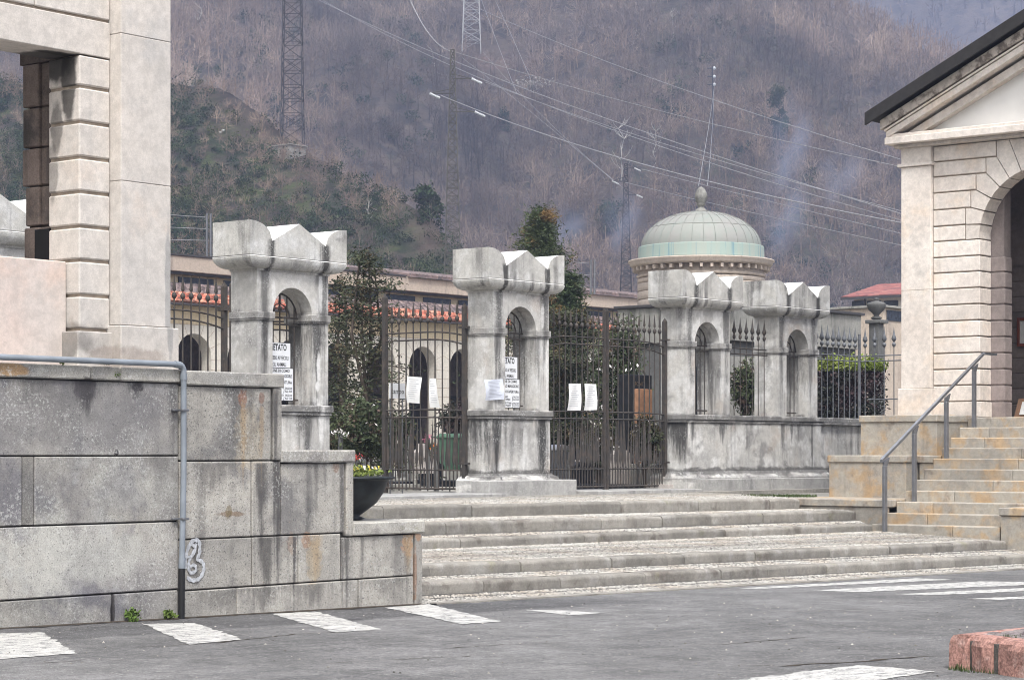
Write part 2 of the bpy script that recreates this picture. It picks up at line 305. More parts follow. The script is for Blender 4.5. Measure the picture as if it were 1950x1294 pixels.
c=n.mix(n.ramp(n.noise(1.3,4),.4,.65),(.41,.395,.36),(.37,.33,.28)); M['pebble']=n.out(n.scale(n.scale(c,n.ramp(n.noise(90,2),.3,.7,.88,1.08)),n.tone))
M['mortar']=stone('grey_mortar',(.085,.08,.074),(.13,.122,.112),2.,(60,.3),0,bump=.6)  # mortar, darkened so its bare strip imitates contact shadow under the risers
# asphalt
n=N('asphalt',.88,.3)
c=n.mix(n.ramp(n.noise(.35,5),.38,.62),(.128,.125,.123),(.178,.174,.171))
st=n.ramp(n.noise(1.,6,vec=n.vec((.6,3.,1.)),rough=.65),.48,.72); c=n.mix(n.math('MULTIPLY',st,.6),c,(.105,.103,.105))
x,y,z=n.sep()[0:3]
stp=n.math('MULTIPLY',n.ramp(n.math('ADD',y,n.math('MULTIPLY',n.noise(1.2,4),.5)),15.5,15.7),n.ramp(x,22.5,20.5)); c=n.mix(n.math('MULTIPLY',stp,.75),c,(.075,.073,.075))
sp=n.noise(95,2,rough=.8); c=n.scale(c,n.ramp(sp,.36,.64,.6,1.45)); c=n.scale(c,n.ramp(n.noise(11.,5,off=21.,rough=.75),.38,.62,.86,1.14)); c=n.scale(c,n.ramp(n.noise(1.8,4,off=41.,rough=.6),.4,.62,.86,1.12))
sp2=n.noise(24,3,rough=.8,off=3.); c=n.mix(n.ramp(sp2,.58,.68,0,.7),c,(.42,.41,.39)); c=n.mix(n.ramp(n.noise(20,3,rough=.8,off=8.),.57,.67,0,.8),c,(.07,.07,.072))
ck=n.noise(1.,7,vec=n.vec((.35,2.1,0.)),off=12.,rough=.6); ckm=n.math('MULTIPLY',n.ramp(n.math('ABSOLUTE',n.math('SUBTRACT',ck,.5)),.008,.001),n.ramp(n.noise(.5,3,off=7.),.5,.6))
c=n.mix(n.math('MULTIPLY',ckm,.7),c,(.05,.05,.052))
c=n.mix(n.math('MULTIPLY',n.blob((on_road(645,1180)),(.45,.16,.4),.5,4),.75),c,(.05,.05,.052))
n.bump(n.math('ADD',sp,n.math('MULTIPLY',sp2,.8)),.7,.012); M['asphalt']=n.out(c)
n=N('worn_white_paint',.7,.3)
w=n.ramp(n.math('ADD',n.math('MULTIPLY',n.noise(60,4,rough=.8),.5),n.math('MULTIPLY',n.noise(7,6,rough=.7,vec=n.vec((.9,1.6,1.)),off=4.),.5)),.435,.51)
M['paint']=n.out(n.mix(w,(.15,.148,.148),n.mix(n.noise(3,4),(.46,.45,.425),(.58,.57,.54))))
n.bump(n.noise(120,2,rough=.8),.5,.01)
M['redgranite']=stone('red_granite',(.42,.235,.195),(.33,.185,.155),3.,(45,.4),.3,(.08,.06,.05),patch=[((.50,.36,.32),5.,.5,.62,.6,3.),((.14,.07,.06),7.,.56,.7,.6,8.)],bump=.8)
M['darkcobble']=stone('porphyry_cobble',(.17,.145,.145),(.24,.21,.20),4.,(50,.3),0,bump=.8)
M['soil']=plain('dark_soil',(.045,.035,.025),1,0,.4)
M['ground']=stone('gravel_ground',(.30,.285,.255),(.22,.21,.19),.5,(20,.25),0,bump=.4)
n=N('rusty_iron',.7,.4); c=n.mix(n.ramp(n.noise(6,6),.45,.62),(.055,.050,.047),(.08,.066,.057)); c=n.mix(n.ramp(n.noise(14,4,off=4.),.6,.72,0,.6),c,(.13,.11,.10)); M['iron']=n.out(n.scale(c,n.tone)); n.b.inputs['Metallic'].default_value=.2
M['iron_red']=plain('red_rusted_iron',(.16,.07,.055),.8,0,.3)
M['iron_grey']=plain('grey_painted_iron',(.155,.162,.175),.55,.3,.2)
M['rail_steel']=plain('steel_rail',(.20,.205,.22),.42,.6,.12)
M['rail_bright']=plain('worn_bright_steel',(.55,.56,.58),.3,.85,.1)
M['pvc']=plain('grey_plastic_pipe',(.22,.245,.275),.45,0,.12,5)
M['black']=plain('black_plastic',(.012,.012,.013),.5,0,.1)
M['sign']=plain('white_enamel',(.74,.75,.77),.5,0,.03)
M['ink']=plain('black_lettering',(.02,.02,.022),.6)
M['grey_ink']=plain('grey_print',(.30,.31,.36),.8)
M['paper']=plain('white_paper',(.80,.80,.79),.9,0,.03)
M['bluepaper']=plain('bluish_paper',(.66,.69,.77),.9,0,.05)
def tiles(name,cols,dark):
    n=N(name,.85,.2)
    c=n.mix(n.ramp(n.noise(2.6,3,vec=n.vec((1,1,1))),.42,.58),cols[0],cols[1]); cell=n.vor(3.6,vec=n.vec((1.,.55,.55)),out='Color')
    s=n.t.nodes.new('ShaderNodeSeparateColor'); n.L(cell,s.inputs[0]); c=n.mix(n.ramp(s.outputs[0],.45,.75),c,cols[2]); c=n.mix(n.ramp(s.outputs[1],.68,.85,0,.8),c,dark)
    return n.out(n.scale(c,n.tone))
M['tile']=tiles('red_clay_tile',((.48,.15,.10),(.40,.13,.09),(.52,.27,.19)),(.12,.07,.06))
M['tileold']=tiles('old_grey_tile',((.20,.15,.145),(.16,.13,.13),(.25,.19,.18)),(.09,.08,.08))
M['tilered']=tiles('dull_red_tile',((.30,.11,.10),(.26,.10,.09),(.34,.15,.13)),(.16,.08,.08))
M['ochre']=stone('ochre_plaster',(.60,.50,.34),(.56,.45,.30),.3,(30,.05),.2,(.3,.25,.2),bump=.1)
M['creamstone']=stone('pale_arcade_stone',(.62,.575,.50),(.54,.50,.44),.4,(30,.05),.25,(.25,.22,.2),bump=.1)
M['fascia']=stone('stained_fascia',(.50,.42,.34),(.43,.36,.30),.3,(20,.06),.7,(.2,.17,.15),(.5,.7),bump=.1)
M['deepwall']=plain('depth_shaded_plaster',(.06,.042,.036),.95,0,.3)  # shade deep inside the arches put into the wall colour
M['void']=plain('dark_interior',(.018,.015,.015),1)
M['glass']=plain('dark_glass',(.03,.035,.045),.2,0,.3)
M['gutter']=plain('dark_gutter',(.055,.052,.055),.6)
M['roofblack']=plain('black_roof_edge',(.022,.02,.02),.7,0,.2)
n=N('verdigris_copper',.6,.3); c=n.mix(n.ramp(n.noise(.9,5),.38,.62),(.265,.275,.25),(.275,.27,.252)); c=n.mix(n.ramp(n.noise(1.,5,vec=n.vec((3,3,.4)),off=2.),.5,.68,0,.6),c,(.235,.27,.24)); M['copper']=n.out(n.scale(c,n.tone))
n=N('bright_verdigris',.6,.3); c=n.mix(n.ramp(n.noise(1.,4,vec=n.vec((3.4,3.4,.15))),.42,.6),(.26,.325,.29),(.285,.32,.28)); c=n.mix(n.ramp(n.noise(1.,3,vec=n.vec((6,6,.2)),off=5.),.56,.66,0,.8),c,(.12,.22,.26)); M['verdi']=n.out(c)
M['drum']=stone('peach_stone',(.52,.44,.37),(.42,.36,.31),.6,(30,.06),.4,(.2,.16,.13),bump=.1)
M['concrete']=stone('weathered_concrete',(.33,.32,.29),(.25,.245,.225),.7,(40,.12),.8,(.07,.07,.068),(.48,.66))
M['darkconc']=stone('dark_concrete',(.10,.10,.10),(.15,.15,.145),.7,(40,.12),.5,(.03,.03,.03))
M['binplastic']=plain('green_plastic',(.085,.165,.11),.45,0,.12)
M['graniteblack']=plain('black_granite',(.014,.015,.018),.25,0,.2)
M['bronze']=plain('brown_bronze',(.17,.115,.07),.5,.4,.3)
M['orange_panel']=plain('orange_stone_panel',(.40,.21,.12),.7,0,.2)  # orange stone in its own colour
M['bronze_dark']=plain('dark_bronze',(.02,.024,.027),.5,.3,.3)
M['leaf_dark']=None
def leafmat(name,c1,c2,c3=None,sc=.5):
    n=N(name,.75,.25); c=n.mix(n.ramp(n.noise(sc,4),.4,.62),c1,c2)
    if c3: c=n.mix(n.ramp(n.noise(sc*2.3,3,off=4.),.54,.66),c,c3)
    return n.out(n.scale(c,n.tone))
M['cypress']=leafmat('dark_cypress_leaf',(.035,.046,.026),(.055,.058,.032),(.085,.062,.034),1.2)
M['conifer']=leafmat('conifer_needles',(.040,.060,.027),(.062,.080,.034),(.15,.09,.035),.45)
M['leafgreen']=leafmat('green_leaf',(.10,.16,.035),(.16,.20,.05))
M['shrub']=leafmat('dull_shrub_leaf',(.045,.06,.03),(.07,.085,.04),(.11,.075,.06),1.5)
M['hedgedark']=leafmat('dark_red_hedge_leaf',(.045,.03,.032),(.03,.035,.025),(.075,.045,.045),1.5)
M['hedgetop']=leafmat('yellow_green_leaf',(.16,.21,.035),(.22,.26,.06),None,1.5)
M['bark']=plain('brown_bark',(.055,.042,.032),.9,0,.3)
M['blossom']=plain('white_blossom',(.75,.72,.70),.8,0,.1)
M['yellow']=plain('yellow_petals',(.62,.48,.06),.7); M['red']=plain('red_petals',(.45,.05,.04),.7); M['pinkp']=plain('pink_petals',(.70,.25,.36),.7); M['orange']=plain('orange_petals',(.78,.20,.02),.7)
M['gravestone']=stone('speckled_gravestone',(.42,.38,.35),(.35,.32,.30),2,(70,.3),0,bump=.1)
M['graffiti']=plain('white_spray_paint',(.42,.43,.45),.6,0,.25,30)
M['frame']=plain('red_brown_wood',(.25,.07,.04),.6); M['board']=plain('brown_board',(.28,.16,.10),.7)
# winter woods
n=N('leaf_litter_slope',.95,.1)
c=n.mix(n.ramp(n.noise(.02,5),.4,.62),(.085,.066,.060),(.12,.092,.078)); c=n.mix(n.ramp(n.noise(.12,6,off=50.,rough=.7),.45,.62),c,(.045,.038,.038))
a=n.t.nodes.new('ShaderNodeAttribute'); a.attribute_name='green'; c=n.mix(n.math('MULTIPLY',a.outputs['Fac'],n.ramp(n.noise(.3,6,rough=.7),.35,.6)),c,n.mix(n.ramp(n.noise(.22,5,off=9.),.45,.6),(.035,.05,.030),(.09,.11,.045)))
a=n.t.nodes.new('ShaderNodeAttribute'); a.attribute_name='scree'; c=n.mix(n.math('MULTIPLY',a.outputs['Fac'],n.ramp(n.noise(.35,7,rough=.75,off=4.),.38,.6)),c,n.mix(n.ramp(n.noise(1.1,5,off=3.,rough=.8),.45,.6),(.20,.105,.085),(.24,.19,.165)))
n.bump(n.noise(.6,8,rough=.7),1.,1.5); M['hill']=n.out(c)
def twig(name,c1,c2,c3):
    n=N(name,.95,.05); c=n.mix(n.ramp(n.noise(.02,4),.42,.6),c1,c2); c=n.mix(n.ramp(n.noise(.07,4,off=30.),.5,.64),c,c3); return n.out(n.scale(c,n.tone))
M['twigs']=twig('bare_twigs',(.20,.148,.115),(.13,.105,.092),(.235,.18,.14))
M['scrub']=twig('dark_scrub_leaf',(.022,.040,.020),(.032,.048,.022),(.060,.068,.028))
M['pale_twig']=plain('pale_bark',(.42,.40,.36),.9)
M['rockw']=plain('white_rock',(.6,.6,.58),.9)
M['pylon_dark']=plain('dark_lattice_steel',(.045,.043,.05),.7,.2); M['pylon_light']=plain('galvanised_lattice_steel',(.34,.335,.33),.6,.2); M['pylon_green']=plain('dull_green_lattice_steel',(.08,.075,.06),.7,.2)
M['cable']=plain('aluminium_cable',(.28,.28,.29),.5,.2); M['insul']=plain('white_glass_insulator',(.52,.54,.55),.4)
M['grass']=leafmat('grass_blades',(.05,.075,.025),(.075,.09,.035))
# ================= retaining wall with stepped end (left) =================
WY=16.8
rw=thing('retaining_wall','grey granite retaining wall stepping down beside the cobbled steps, stained, with pale graffiti','wall',(16.,WY,-.9))
def wx_at(px): return at_y(px,900,WY)[0]
def blocks(mb,L,y=WY,depth=.3,b=.010,g=.007,tv=.12):
    for x0,x1,z0,z1 in L:
        j=random.uniform(-.004,.004); mb.box(x0+g,x1-g,y+j,y+depth,z0+g,z1-g,b,1+random.uniform(-tv,tv))
XL=15.27
mb=MB(); zc=[1.55,.80,.125,-.58,-1.4]
L=[]
x0=6.
cuts=[[7.4,11.2],[8.8,wx_at(43),wx_at(65)],[9.5,12.2],[9.,wx_at(215)]]
for k in range(4):
    xs=[x0]+cuts[k]+[XL]
    for a,b_ in zip(xs,xs[1:]):
        if not (k==1 and abs(a-wx_at(43))<.01): L.append((a,b_,zc[k+1],zc[k]))
blocks(mb,L); ob=mb.build('wall_face',M['wall_l'],rw)
mb=MB(); mb.box(wx_at(43)+.004,wx_at(65)-.004,WY+.004,WY+.3,zc[2]+.01,zc[1]-.008,.004,.62); mb.build('narrow_infill_stone',M['coping'],rw)
mb=MB(); z4=[1.53,.745,-.07,-.60,-1.4]
xs1,xs2,xs3,xs4=wx_at(517),wx_at(535),wx_at(657),wx_at(672); xs5,xs6=wx_at(788),wx_at(803)
L=[(XL,xs1,z4[1],z4[0]),(XL,wx_at(479),z4[2],z4[1]),(wx_at(479),xs2,z4[2],z4[1]),
   (xs2,xs3,z4[2],.715),(XL,wx_at(480),z4[3],z4[2]),(wx_at(480),wx_at(568),z4[3],z4[2]),(wx_at(568),wx_at(650),z4[3],z4[2]),(wx_at(650),xs5,z4[3],z4[2]-.045),
   (XL,wx_at(451),z4[4],z4[3]),(wx_at(451),wx_at(683),z4[4],z4[3]),(wx_at(683),xs5,z4[4],z4[3])]
blocks(mb,L); mb.build('wall_face',M['wall_r'],rw)
mb=MB()   # end jambs of the three tiers, standing slightly proud
mb.box(xs1+.015,xs2,WY-.02,WY+1.3,z4[1]+.004,z4[0],.01,.86); mb.box(xs3+.015,xs4,WY-.015,WY+1.35,z4[2]-.04,.715,.01,1.02); mb.box(xs5+.015,xs6,WY-.015,WY+1.35,-1.4,-.115,.01,.95)
mb.build('end_jamb',M['wall_r'],rw)
mb=MB()
for x0,x1,z1 in ((6.,XL+.1,1.56),(XL-.1,xs2-.02,1.54),(xs2-.03,xs4-.02,.72),(xs4-.03,xs6-.02,-.11)): mb.box(x0,x1,WY+.05,WY+1.33,-1.5,z1-.01,0)
mb.build('wall_core',M['jointdark'],rw)
for xs,z0,z1,dp in (([6.,9.3,12.3,wx_at(170),wx_at(226),XL+.02],1.55,1.69,.55),([XL+.02,xs2+.03],1.53,1.685,1.36),([xs2-.02,xs4+.02],.72,.86,1.42),([xs4-.02,xs6+.03],-.11,.04,1.42)):
    mb=MB()
    for a,b_ in zip(xs,xs[1:]): mb.box(a+.003,b_-.003,WY-.035,WY+dp,z0+.003,z1,.014,1+random.uniform(-.08,.08))
    mb.build('coping',M['coping'],rw)
# small drip holes and broken mortar at joints
# graffiti tag: strokes sprayed on the wall
gp=[[(352,1082),(356,1050),(366,1030),(379,1030),(380,1052),(376,1063),(386,1070),(388,1084),(380,1100),(366,1104),(356,1098)],[(360,1034),(372,1042),(362,1062),(359,1080),(364,1090),(373,1085),(371,1075),(362,1078)],[(352,1060),(368,1056),(374,1034)]]
mb=MB()
for k,st in enumerate(gp):
    P=[Vector(at_y(px,py,WY-.009-.002*k)) for px,py in st]
    # Catmull-Rom
    Q=[]
    for i in range(len(P)-1):
        a,b_,c,d_=P[max(i-1,0)],P[i],P[i+1],P[min(i+2,len(P)-1)]
        for s in range(6):
            t=s/6; Q.append(.5*((2*b_)+(c-a)*t+(2*a-5*b_+4*c-d_)*t*t+(3*b_-a-3*c+d_)*t**3))
    Q.append(P[-1]); w=(.021,.017,.014)[k]; vs=[]
    for i,q in enumerate(Q):
        t=(Q[min(i+1,len(Q)-1)]-Q[max(i-1,0)]).normalized(); nn=Vector((-t.z,0,t.x)); ww=w*(1+.25*math.sin(i*1.7)); vs+=[q+nn*ww,q-nn*ww]
    mb.add(vs,[(2*i,2*i+1,2*i+3,2*i+2) for i in range(len(Q)-1)])
mb.build('graffiti',M['graffiti'],rw)
# ================= pipe =================
pp=thing('service_pipe','grey pipe running along the wall coping then down to the road, black lower end','pipe',(15.3,WY-.07,-.9))
mb=MB(); xp=at_y(349,900,WY-.07)[0]; zt=1.74
arc=[(xp-.07+.07*math.sin(t),WY-.075,zt-.07+.07*math.cos(t)) for t in [k*math.pi/2/6 for k in range(7)]]
mb.tube([(6,WY-.075,zt+.01),(10,WY-.075,zt+.012),(13,WY-.075,zt),(xp-.12,WY-.075,zt)]+arc+[(xp,WY-.075,.6),(xp-.025,WY-.075,-.33)],.031,10)
pipe_=mb.build('pipe',M['pvc'],pp)
for q_ in ([(xp-.12,WY-.075,zt),(xp-.05,WY-.075,zt-.006)],[(xp,WY-.075,zt-.09),(xp,WY-.075,zt-.16)],[(xp-.02,WY-.075,-.25),(xp-.025,WY-.075,-.36)]): mb=MB(); mb.tube(q_,.037,10); mb.build('pipe_joint',M['pvc'],pipe_)
mb=MB(); mb.tube([(xp-.025,WY-.075,-.34),(xp-.035,WY-.075,-1.0)],.036,10); mb.build('lower_sleeve',M['black'],pp)
for z in (1.27,.15):
    mb=MB(); mb.box(xp-.045,xp+.045,WY-.115,WY-.035,z-.012,z+.012,.004); mb.box(xp-.11,xp-.02,WY-.045,WY-.0,z-.01,z+.01,.003); mb.build('pipe_bracket',M['rail_steel'],pp)

# ================= left gatehouse =================
gh=thing('gatehouse','pale stone gatehouse corner with rusticated pier, tall pilaster and open bay above the granite wall','building',(14.5,17.5,1.69))
def arcpts(cx,cz,r,a0,a1,n): return [(cx+r*math.cos(a0+(a1-a0)*i/n),cz+r*math.sin(a0+(a1-a0)*i/n)) for i in range(n+1)]
mb=MB()   # pilaster with plinth
for z0,z1,t in ((2.14,3.62,1.0),(3.62,5.13,.97),(5.13,7.4,1.01)): mb.box(14.75,15.43,17.1,18.3,z0+.002,z1-.002,.006,t)
mb.box(14.715,15.51,17.06,18.34,1.69,2.135,.01,.93)
mb.build('pilaster',M['build'],gh)
mb=MB(); g=[4.88,4.55,4.19,3.83,3.48,3.13,2.785,2.43,2.08,1.69]
for k in range(9):
    zt_,zb_=g[k],g[k+1]; gp_=.016
    if k==8: mb.box(14.27,14.74,17.2,17.72,zb_,zt_-gp_,.012,.93)
    else:
        mb.box(14.34,14.745,17.26,17.75,zb_+gp_,zt_-gp_,.014,1+random.uniform(-.04,.04))
mb.build('pier',M['build'],gh)
mb=MB(); mb.box(14.365,14.74,17.285,17.74,1.7,4.87); mb.box(7,14.745,17.29,17.74,4.9,7.39); mb.build('joint_backing',M['joint'],gh)
mb=MB(); mb.box(7.,14.745,17.26,17.78,4.88,5.245,.008,.98); 
xx=[7.,9.,wx_at(30)+.6,14.745]
for a,b_ in zip(xx,xx[1:]): mb.box(a+.006,b_-.006,17.262,17.77,5.275,6.1,.01,1.02)
mb.box(7,14.745,17.262,17.77,6.13,7.4,.01)
mb.build('beam',M['build'],gh)
mb=MB(); gz=[4.88,4.42,4.0,3.6,3.18,2.72]
for k in range(5): 
    ye=18.24 if k!=3 else 18.2
    mb.box(14.43,14.75,17.75,17.98,gz[k+1]+.01,gz[k]-.01,.01,.9); mb.box(14.40,14.75,17.985,ye+random.uniform(-.02,.02),gz[k+1]+.01,gz[k]-.01,.012,1.05+random.uniform(-.1,.2))
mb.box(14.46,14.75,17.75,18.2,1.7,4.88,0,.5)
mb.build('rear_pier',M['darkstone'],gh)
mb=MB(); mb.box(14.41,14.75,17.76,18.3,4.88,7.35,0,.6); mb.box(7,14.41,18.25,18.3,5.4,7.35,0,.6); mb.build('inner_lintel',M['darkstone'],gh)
mb=MB(); mb.box(7,14.33,17.45,17.75,1.69,2.78,.012); mb.build('parapet',M['pink'],gh)
mb=MB(); mb.box(14.36,14.42,17.76,18.0,2.75,3.14,.003,.25); mb.build('reveal_niche',M['void'],gh)
mb=MB(); mb.box(7.,8.,17.26,17.75,1.69,4.88,.01); mb.box(6.8,15.6,16.95,19.6,7.4,7.75,.03); mb.build('outer_pier',M['build'],gh)
# terrace body below
tb=MB(); tb.box(6.,15.3,17.35,21.5,-1.2,1.66); 
tag(tb.build('terrace',M['ground']),kind='structure')

# ================= cobbled steps =================
st=thing('cobbled_steps','broad flight of low kerbs with pebble-cobbled treads rising to the cemetery gates','steps',(28,20,-.8))
K=[dict(w=22.8,e=lambda x:.855+.0075*(x-25),r=.20,end=37.35,j=[732,901,1035,1185,1334,1468]),
   dict(w=21.5,e=lambda x:1.072+.0067*(x-24.5),r=.175,end=37.3,j=[850,987,1147,1263,1357,1456]),
   dict(w=20.93,e=lambda x:1.286+.0086*(x-23.8),r=.135,end=36.95,j=[880,1001,1115,1260,1382,1493,1577]),
   dict(w=18.06,e=lambda x:1.433+.0135*(x-20.65),r=.135,end=36.85,j=[820,995,1168,1307,1442,1582,1697,1818]),
   dict(w=17.3,e=lambda x:1.584+.0164*(x-19.65),r=.14,end=46.,j=[925,1070,1231,1376,1463,1575,1695,1820,1918])]
KD=.30
def kerb_block(mb,x0,x1,k,tone):
    y=k['w']; r=.055; prof=[]
    j=random.uniform(-.014,.014)
    for i in range(6): t=i/5*math.pi/2; prof.append((y+r-r*math.cos(t),-r+r*math.sin(t)))
    prof=[(y+.01,-k['r']-.12),(y,-k['r'])]+prof+[(y+KD,0.),(y+KD,-k['r']-.12)]
    vs=[];n=len(prof); ns=max(2,int((x1-x0)/.25)); ph=random.random()*6
    for s in range(ns+1):
        x=x0+(x1-x0)*s/ns; zt=CZ-k['e'](x); e=.022 if s in(0,ns) else 0
        wob=.012*math.sin(ph+s*1.1)+random.uniform(-.004,.004)
        vs+=[(x,p[0]+j+(e if i<8 else 0)+wob,zt+p[1]+j*.5-(e*.6 if 3<=i<=8 else 0)) for i,p in enumerate(prof)]
    fs=[(s*n+i,s*n+(i+1)%n,(s+1)*n+(i+1)%n,(s+1)*n+i) for s in range(ns) for i in range(n)]+[tuple(range(n)),tuple(range(ns*n,ns*n+n))]
    mb.add(vs,fs,tone,False)
for k in K:
    mb=MB(); xs=[14.5 if k['w']>20 else 17.6]; 
    jj=[at_y(px,1000,k['w'])[0] for px in k['j']]
    while xs[-1]+2.6<jj[0]: xs.append(xs[-1]+random.uniform(1.8,2.5))
    xs+=[q for q in jj if q>xs[-1]+.4]
    while xs[-1]+2.7<k['end']: xs.append(xs[-1]+random.uniform(1.9,2.5))
    xs.append(k['end'])
    for a,b_ in zip(xs,xs[1:]): kerb_block(mb,a+.009,b_-.009,k,1+random.uniform(-.2,.14))
    mb.build('kerb_step',M['kerb'],st)
    mb=MB(); ns=12; x0_,x1_=xs[0],k['end']-.01; vs=[]
    for q in range(ns+1): x=x0_+(x1_-x0_)*q/ns; z_=CZ-k['e'](x); vs+=[(x,k['w']+.085,z_-k['r']-.1),(x,k['w']+.085,z_-.05),(x,k['w']+KD-.01,z_-.03)]
    mb.add(vs,[(3*q+i,3*q+3+i,3*q+4+i,3*q+1+i) for q in range(ns) for i in (0,1)]); mb.build('joint_fill',M['jointdark'],st)
# treads: mortar bed sheets + individual pebbles
def tread(y0,z0f,y1,z1f,x0,x1f,gap=1.,row=.062,yskip=None):
    """bed between y0 (front) and y1 (back); zf(x) heights"""
    ns=24; vs=[];fs=[]
    for s in range(ns+1):
        x=x0+(x1f-x0)*s/ns; vs+=[(x,y0,z0f(x)-.012),(x,y1,z1f(x)-.012)]
    fs=[(2*s,2*s+2,2*s+3,2*s+1) for s in range(ns)]
    MB_bed.add(vs,fs)
    y=y0+row*.5; rk=0; bt=1.
    while y<y1-.075:  # leaves dark bed bare at the riser foot as painted contact shadow
        rk+=1
        if rk%5==0: y+=row*.9; bt=random.choice([.62,.8,1.,1.1]); continue
        t=(y-y0)/(y1-y0); x=x0+random.random()*.1
        n=int((x1f-x0)/.047); xs=x0+np.cumsum(RNG.uniform(.036,.060,n)); xs=xs[xs<x1f]; n=len(xs)
        zz=np.array([z0f(q)*(1-t)+z1f(q)*t for q in xs])
        PE.append(np.stack([xs,y+RNG.uniform(-.012,.012,n),zz-.014,RNG.uniform(.016,.026,n),RNG.uniform(.018,.029,n),RNG.uniform(.013,.022,n),RNG.uniform(0,3.14,n),np.full(n,bt*random.uniform(.85,1.1))],1))
        y+=row*RNG.uniform(.9,1.08)
MB_bed=MB(); PE=[]
zt=lambda k:(lambda x:CZ-K[k]['e'](x)); zb=lambda k:(lambda x:CZ-K[k]['e'](x)-K[k]['r'])
tread(K[1]['w']+KD,zt(1),K[0]['w'],zb(0),19.,37.35)
tread(K[2]['w']+KD,zt(2),K[1]['w'],zb(1),19.,37.2)
tread(K[3]['w']+KD,zt(3),K[2]['w'],lambda x:CZ-K[2]['e'](x)-K[2]['r'],19.07,36.98)
tread(K[4]['w']+KD,zt(4),K[3]['w'],zb(3),19.07,39.)
tread(16.78,lambda x:road_z(x)+.012,K[4]['w'],zb(4),19.07,39.)
tread(K[0]['w']+KD,lambda x:CZ-K[0]['e'](x),26.2,lambda x:-.005-.002*(x-25),25.5,38.6,row=.075)
MB_bed.build('mortar_bed',M['mortar'],st)
P=np.concatenate(PE); n=len(P); print('pebbles',n)
# dome pebble: 8-gon ring + upper ring + cap
ang=np.arange(8)*math.pi/4
tmpl=[(math.cos(a),math.sin(a),0.) for a in ang]+[(.72*math.cos(a+.4),.72*math.sin(a+.4),.75) for a in ang[::2]]+[(0,0,1.)]
tmpl=np.array(tmpl); tf=[]
for i in range(4):
    a=2*i;b_=2*i+1;c=(2*i+2)%8; u=8+i; u2=8+(i+1)%4
    tf+=[(a,b_,u),(b_,c,u2),(b_,u2,u),(u,u2,12)]
tf=np.array(tf)
ca,sa=np.cos(P[:,6]),np.sin(P[:,6])
tx=tmpl[None,:,0]*P[:,3:4]; ty=tmpl[None,:,1]*P[:,4:5]; tz=tmpl[None,:,2]*P[:,5:6]
tx=tx*(1+RNG.uniform(-.12,.12,(n,13))); ty=ty*(1+RNG.uniform(-.12,.12,(n,13)))
ca=ca[:,None];sa=sa[:,None]; q=.35
V=np.stack([P[:,0:1]+tx+ty*q*(sa-.5),P[:,1:2]+ty,P[:,2:3]+tz],2)
me=bpy.data.meshes.new('cobbles'); me.vertices.add(n*13); me.vertices.foreach_set('co',V.reshape(-1).astype(np.float32))
Fi=(tf[None]+np.arange(n)[:,None,None]*13).reshape(-1,3); nf=len(Fi)
me.loops.add(nf*3); me.loops.foreach_set('vertex_index',Fi.reshape(-1).astype(np.int32)); me.polygons.add(nf)
me.polygons.foreach_set('loop_start',np.arange(0,nf*3,3,dtype=np.int32)); me.polygons.foreach_set('loop_total',np.full(nf,3,np.int32)); me.polygons.foreach_set('use_smooth',np.ones(nf,bool)); me.update()
a=me.attributes.new('tone','FLOAT','FACE'); 
tone=np.where(RNG.random(n)<.14,RNG.uniform(.42,.7,n),RNG.uniform(.72,1.18,n)); tone=tone*P[:,7]; a.data.foreach_set('value',np.repeat(tone,len(tf)).astype(np.float32))
me.materials.append(M['pebble']); tag(link('cobbles',me,st),kind='stuff')
# thin stone edging between cobbles and road
mb=MB(); x=19.1
while x<44: 
    l=random.uniform(.9,1.5); mb.add([(x+.004,16.60,road_z(x)-.06),(x+l,16.60,road_z(x+l)-.06),(x+l,16.60,road_z(x+l)+.016),(x+.004,16.60,road_z(x)+.016),(x+.004,16.78,road_z(x)+.02),(x+l,16.78,road_z(x+l)+.02)],[(0,1,2,3),(3,2,5,4)],1+random.uniform(-.1,.1)); x+=l
mb.build('stone_edging',M['kerb'],st)
# flat ground filling around steps
mb=MB(); mb.box(17.0,19.03,18.2,22.,-1.3,-.35); mb.box(14.,19.,18.2,30,-1.3,-.2); tag(mb.build('earth_bank',M['ground']),kind='structure')

# ================= road =================
mb=MB(); nx,ny=40,30; X=[-70+170*i/nx for i in range(nx+1)]; Y=[-40+56.62*j/ny for j in range(ny+1)]
Y=[-40,-20,-5,0,5,10,13,15,16.62]
mb.add([(x,y,road_z(x)) for y in Y for x in X],[(j*(nx+1)+i,j*(nx+1)+i+1,(j+1)*(nx+1)+i+1,(j+1)*(nx+1)+i) for j in range(len(Y)-1) for i in range(nx)])
mb.add([(x,y,road_z(x)) for y in (16.62,17.) for x in (-70,19.)],[(0,1,3,2)])
tag(mb.build('road',M['asphalt']),kind='structure')
marks=[[(-60,1213),(0,1205),(80,1203),(147,1243),(0,1253),(-60,1256)],[(272,1187),(370,1185),(463,1216),(360,1226)],[(518,1168),(600,1163),(727,1197),(640,1203)],[(733,1156),(815,1149),(955,1182),(880,1187)],
 [(998,1160),(1085,1161.5),(1146,1166),(1085,1170.5)],[(1407,1119),(1747,1100),(1813,1102.7),(1445,1120.5)],[(1550,1122.7),(1867,1106),(2060,1108),(1633,1126.7)],[(1705,1130),(1960,1118),(2080,1119),(1767,1132.5)],[(1840,1139),(1960,1134),(2060,1135),(1900,1141)],[(1300,1312),(1420,1291),(1640,1265),(1780,1277),(1653,1297),(1500,1320)]]
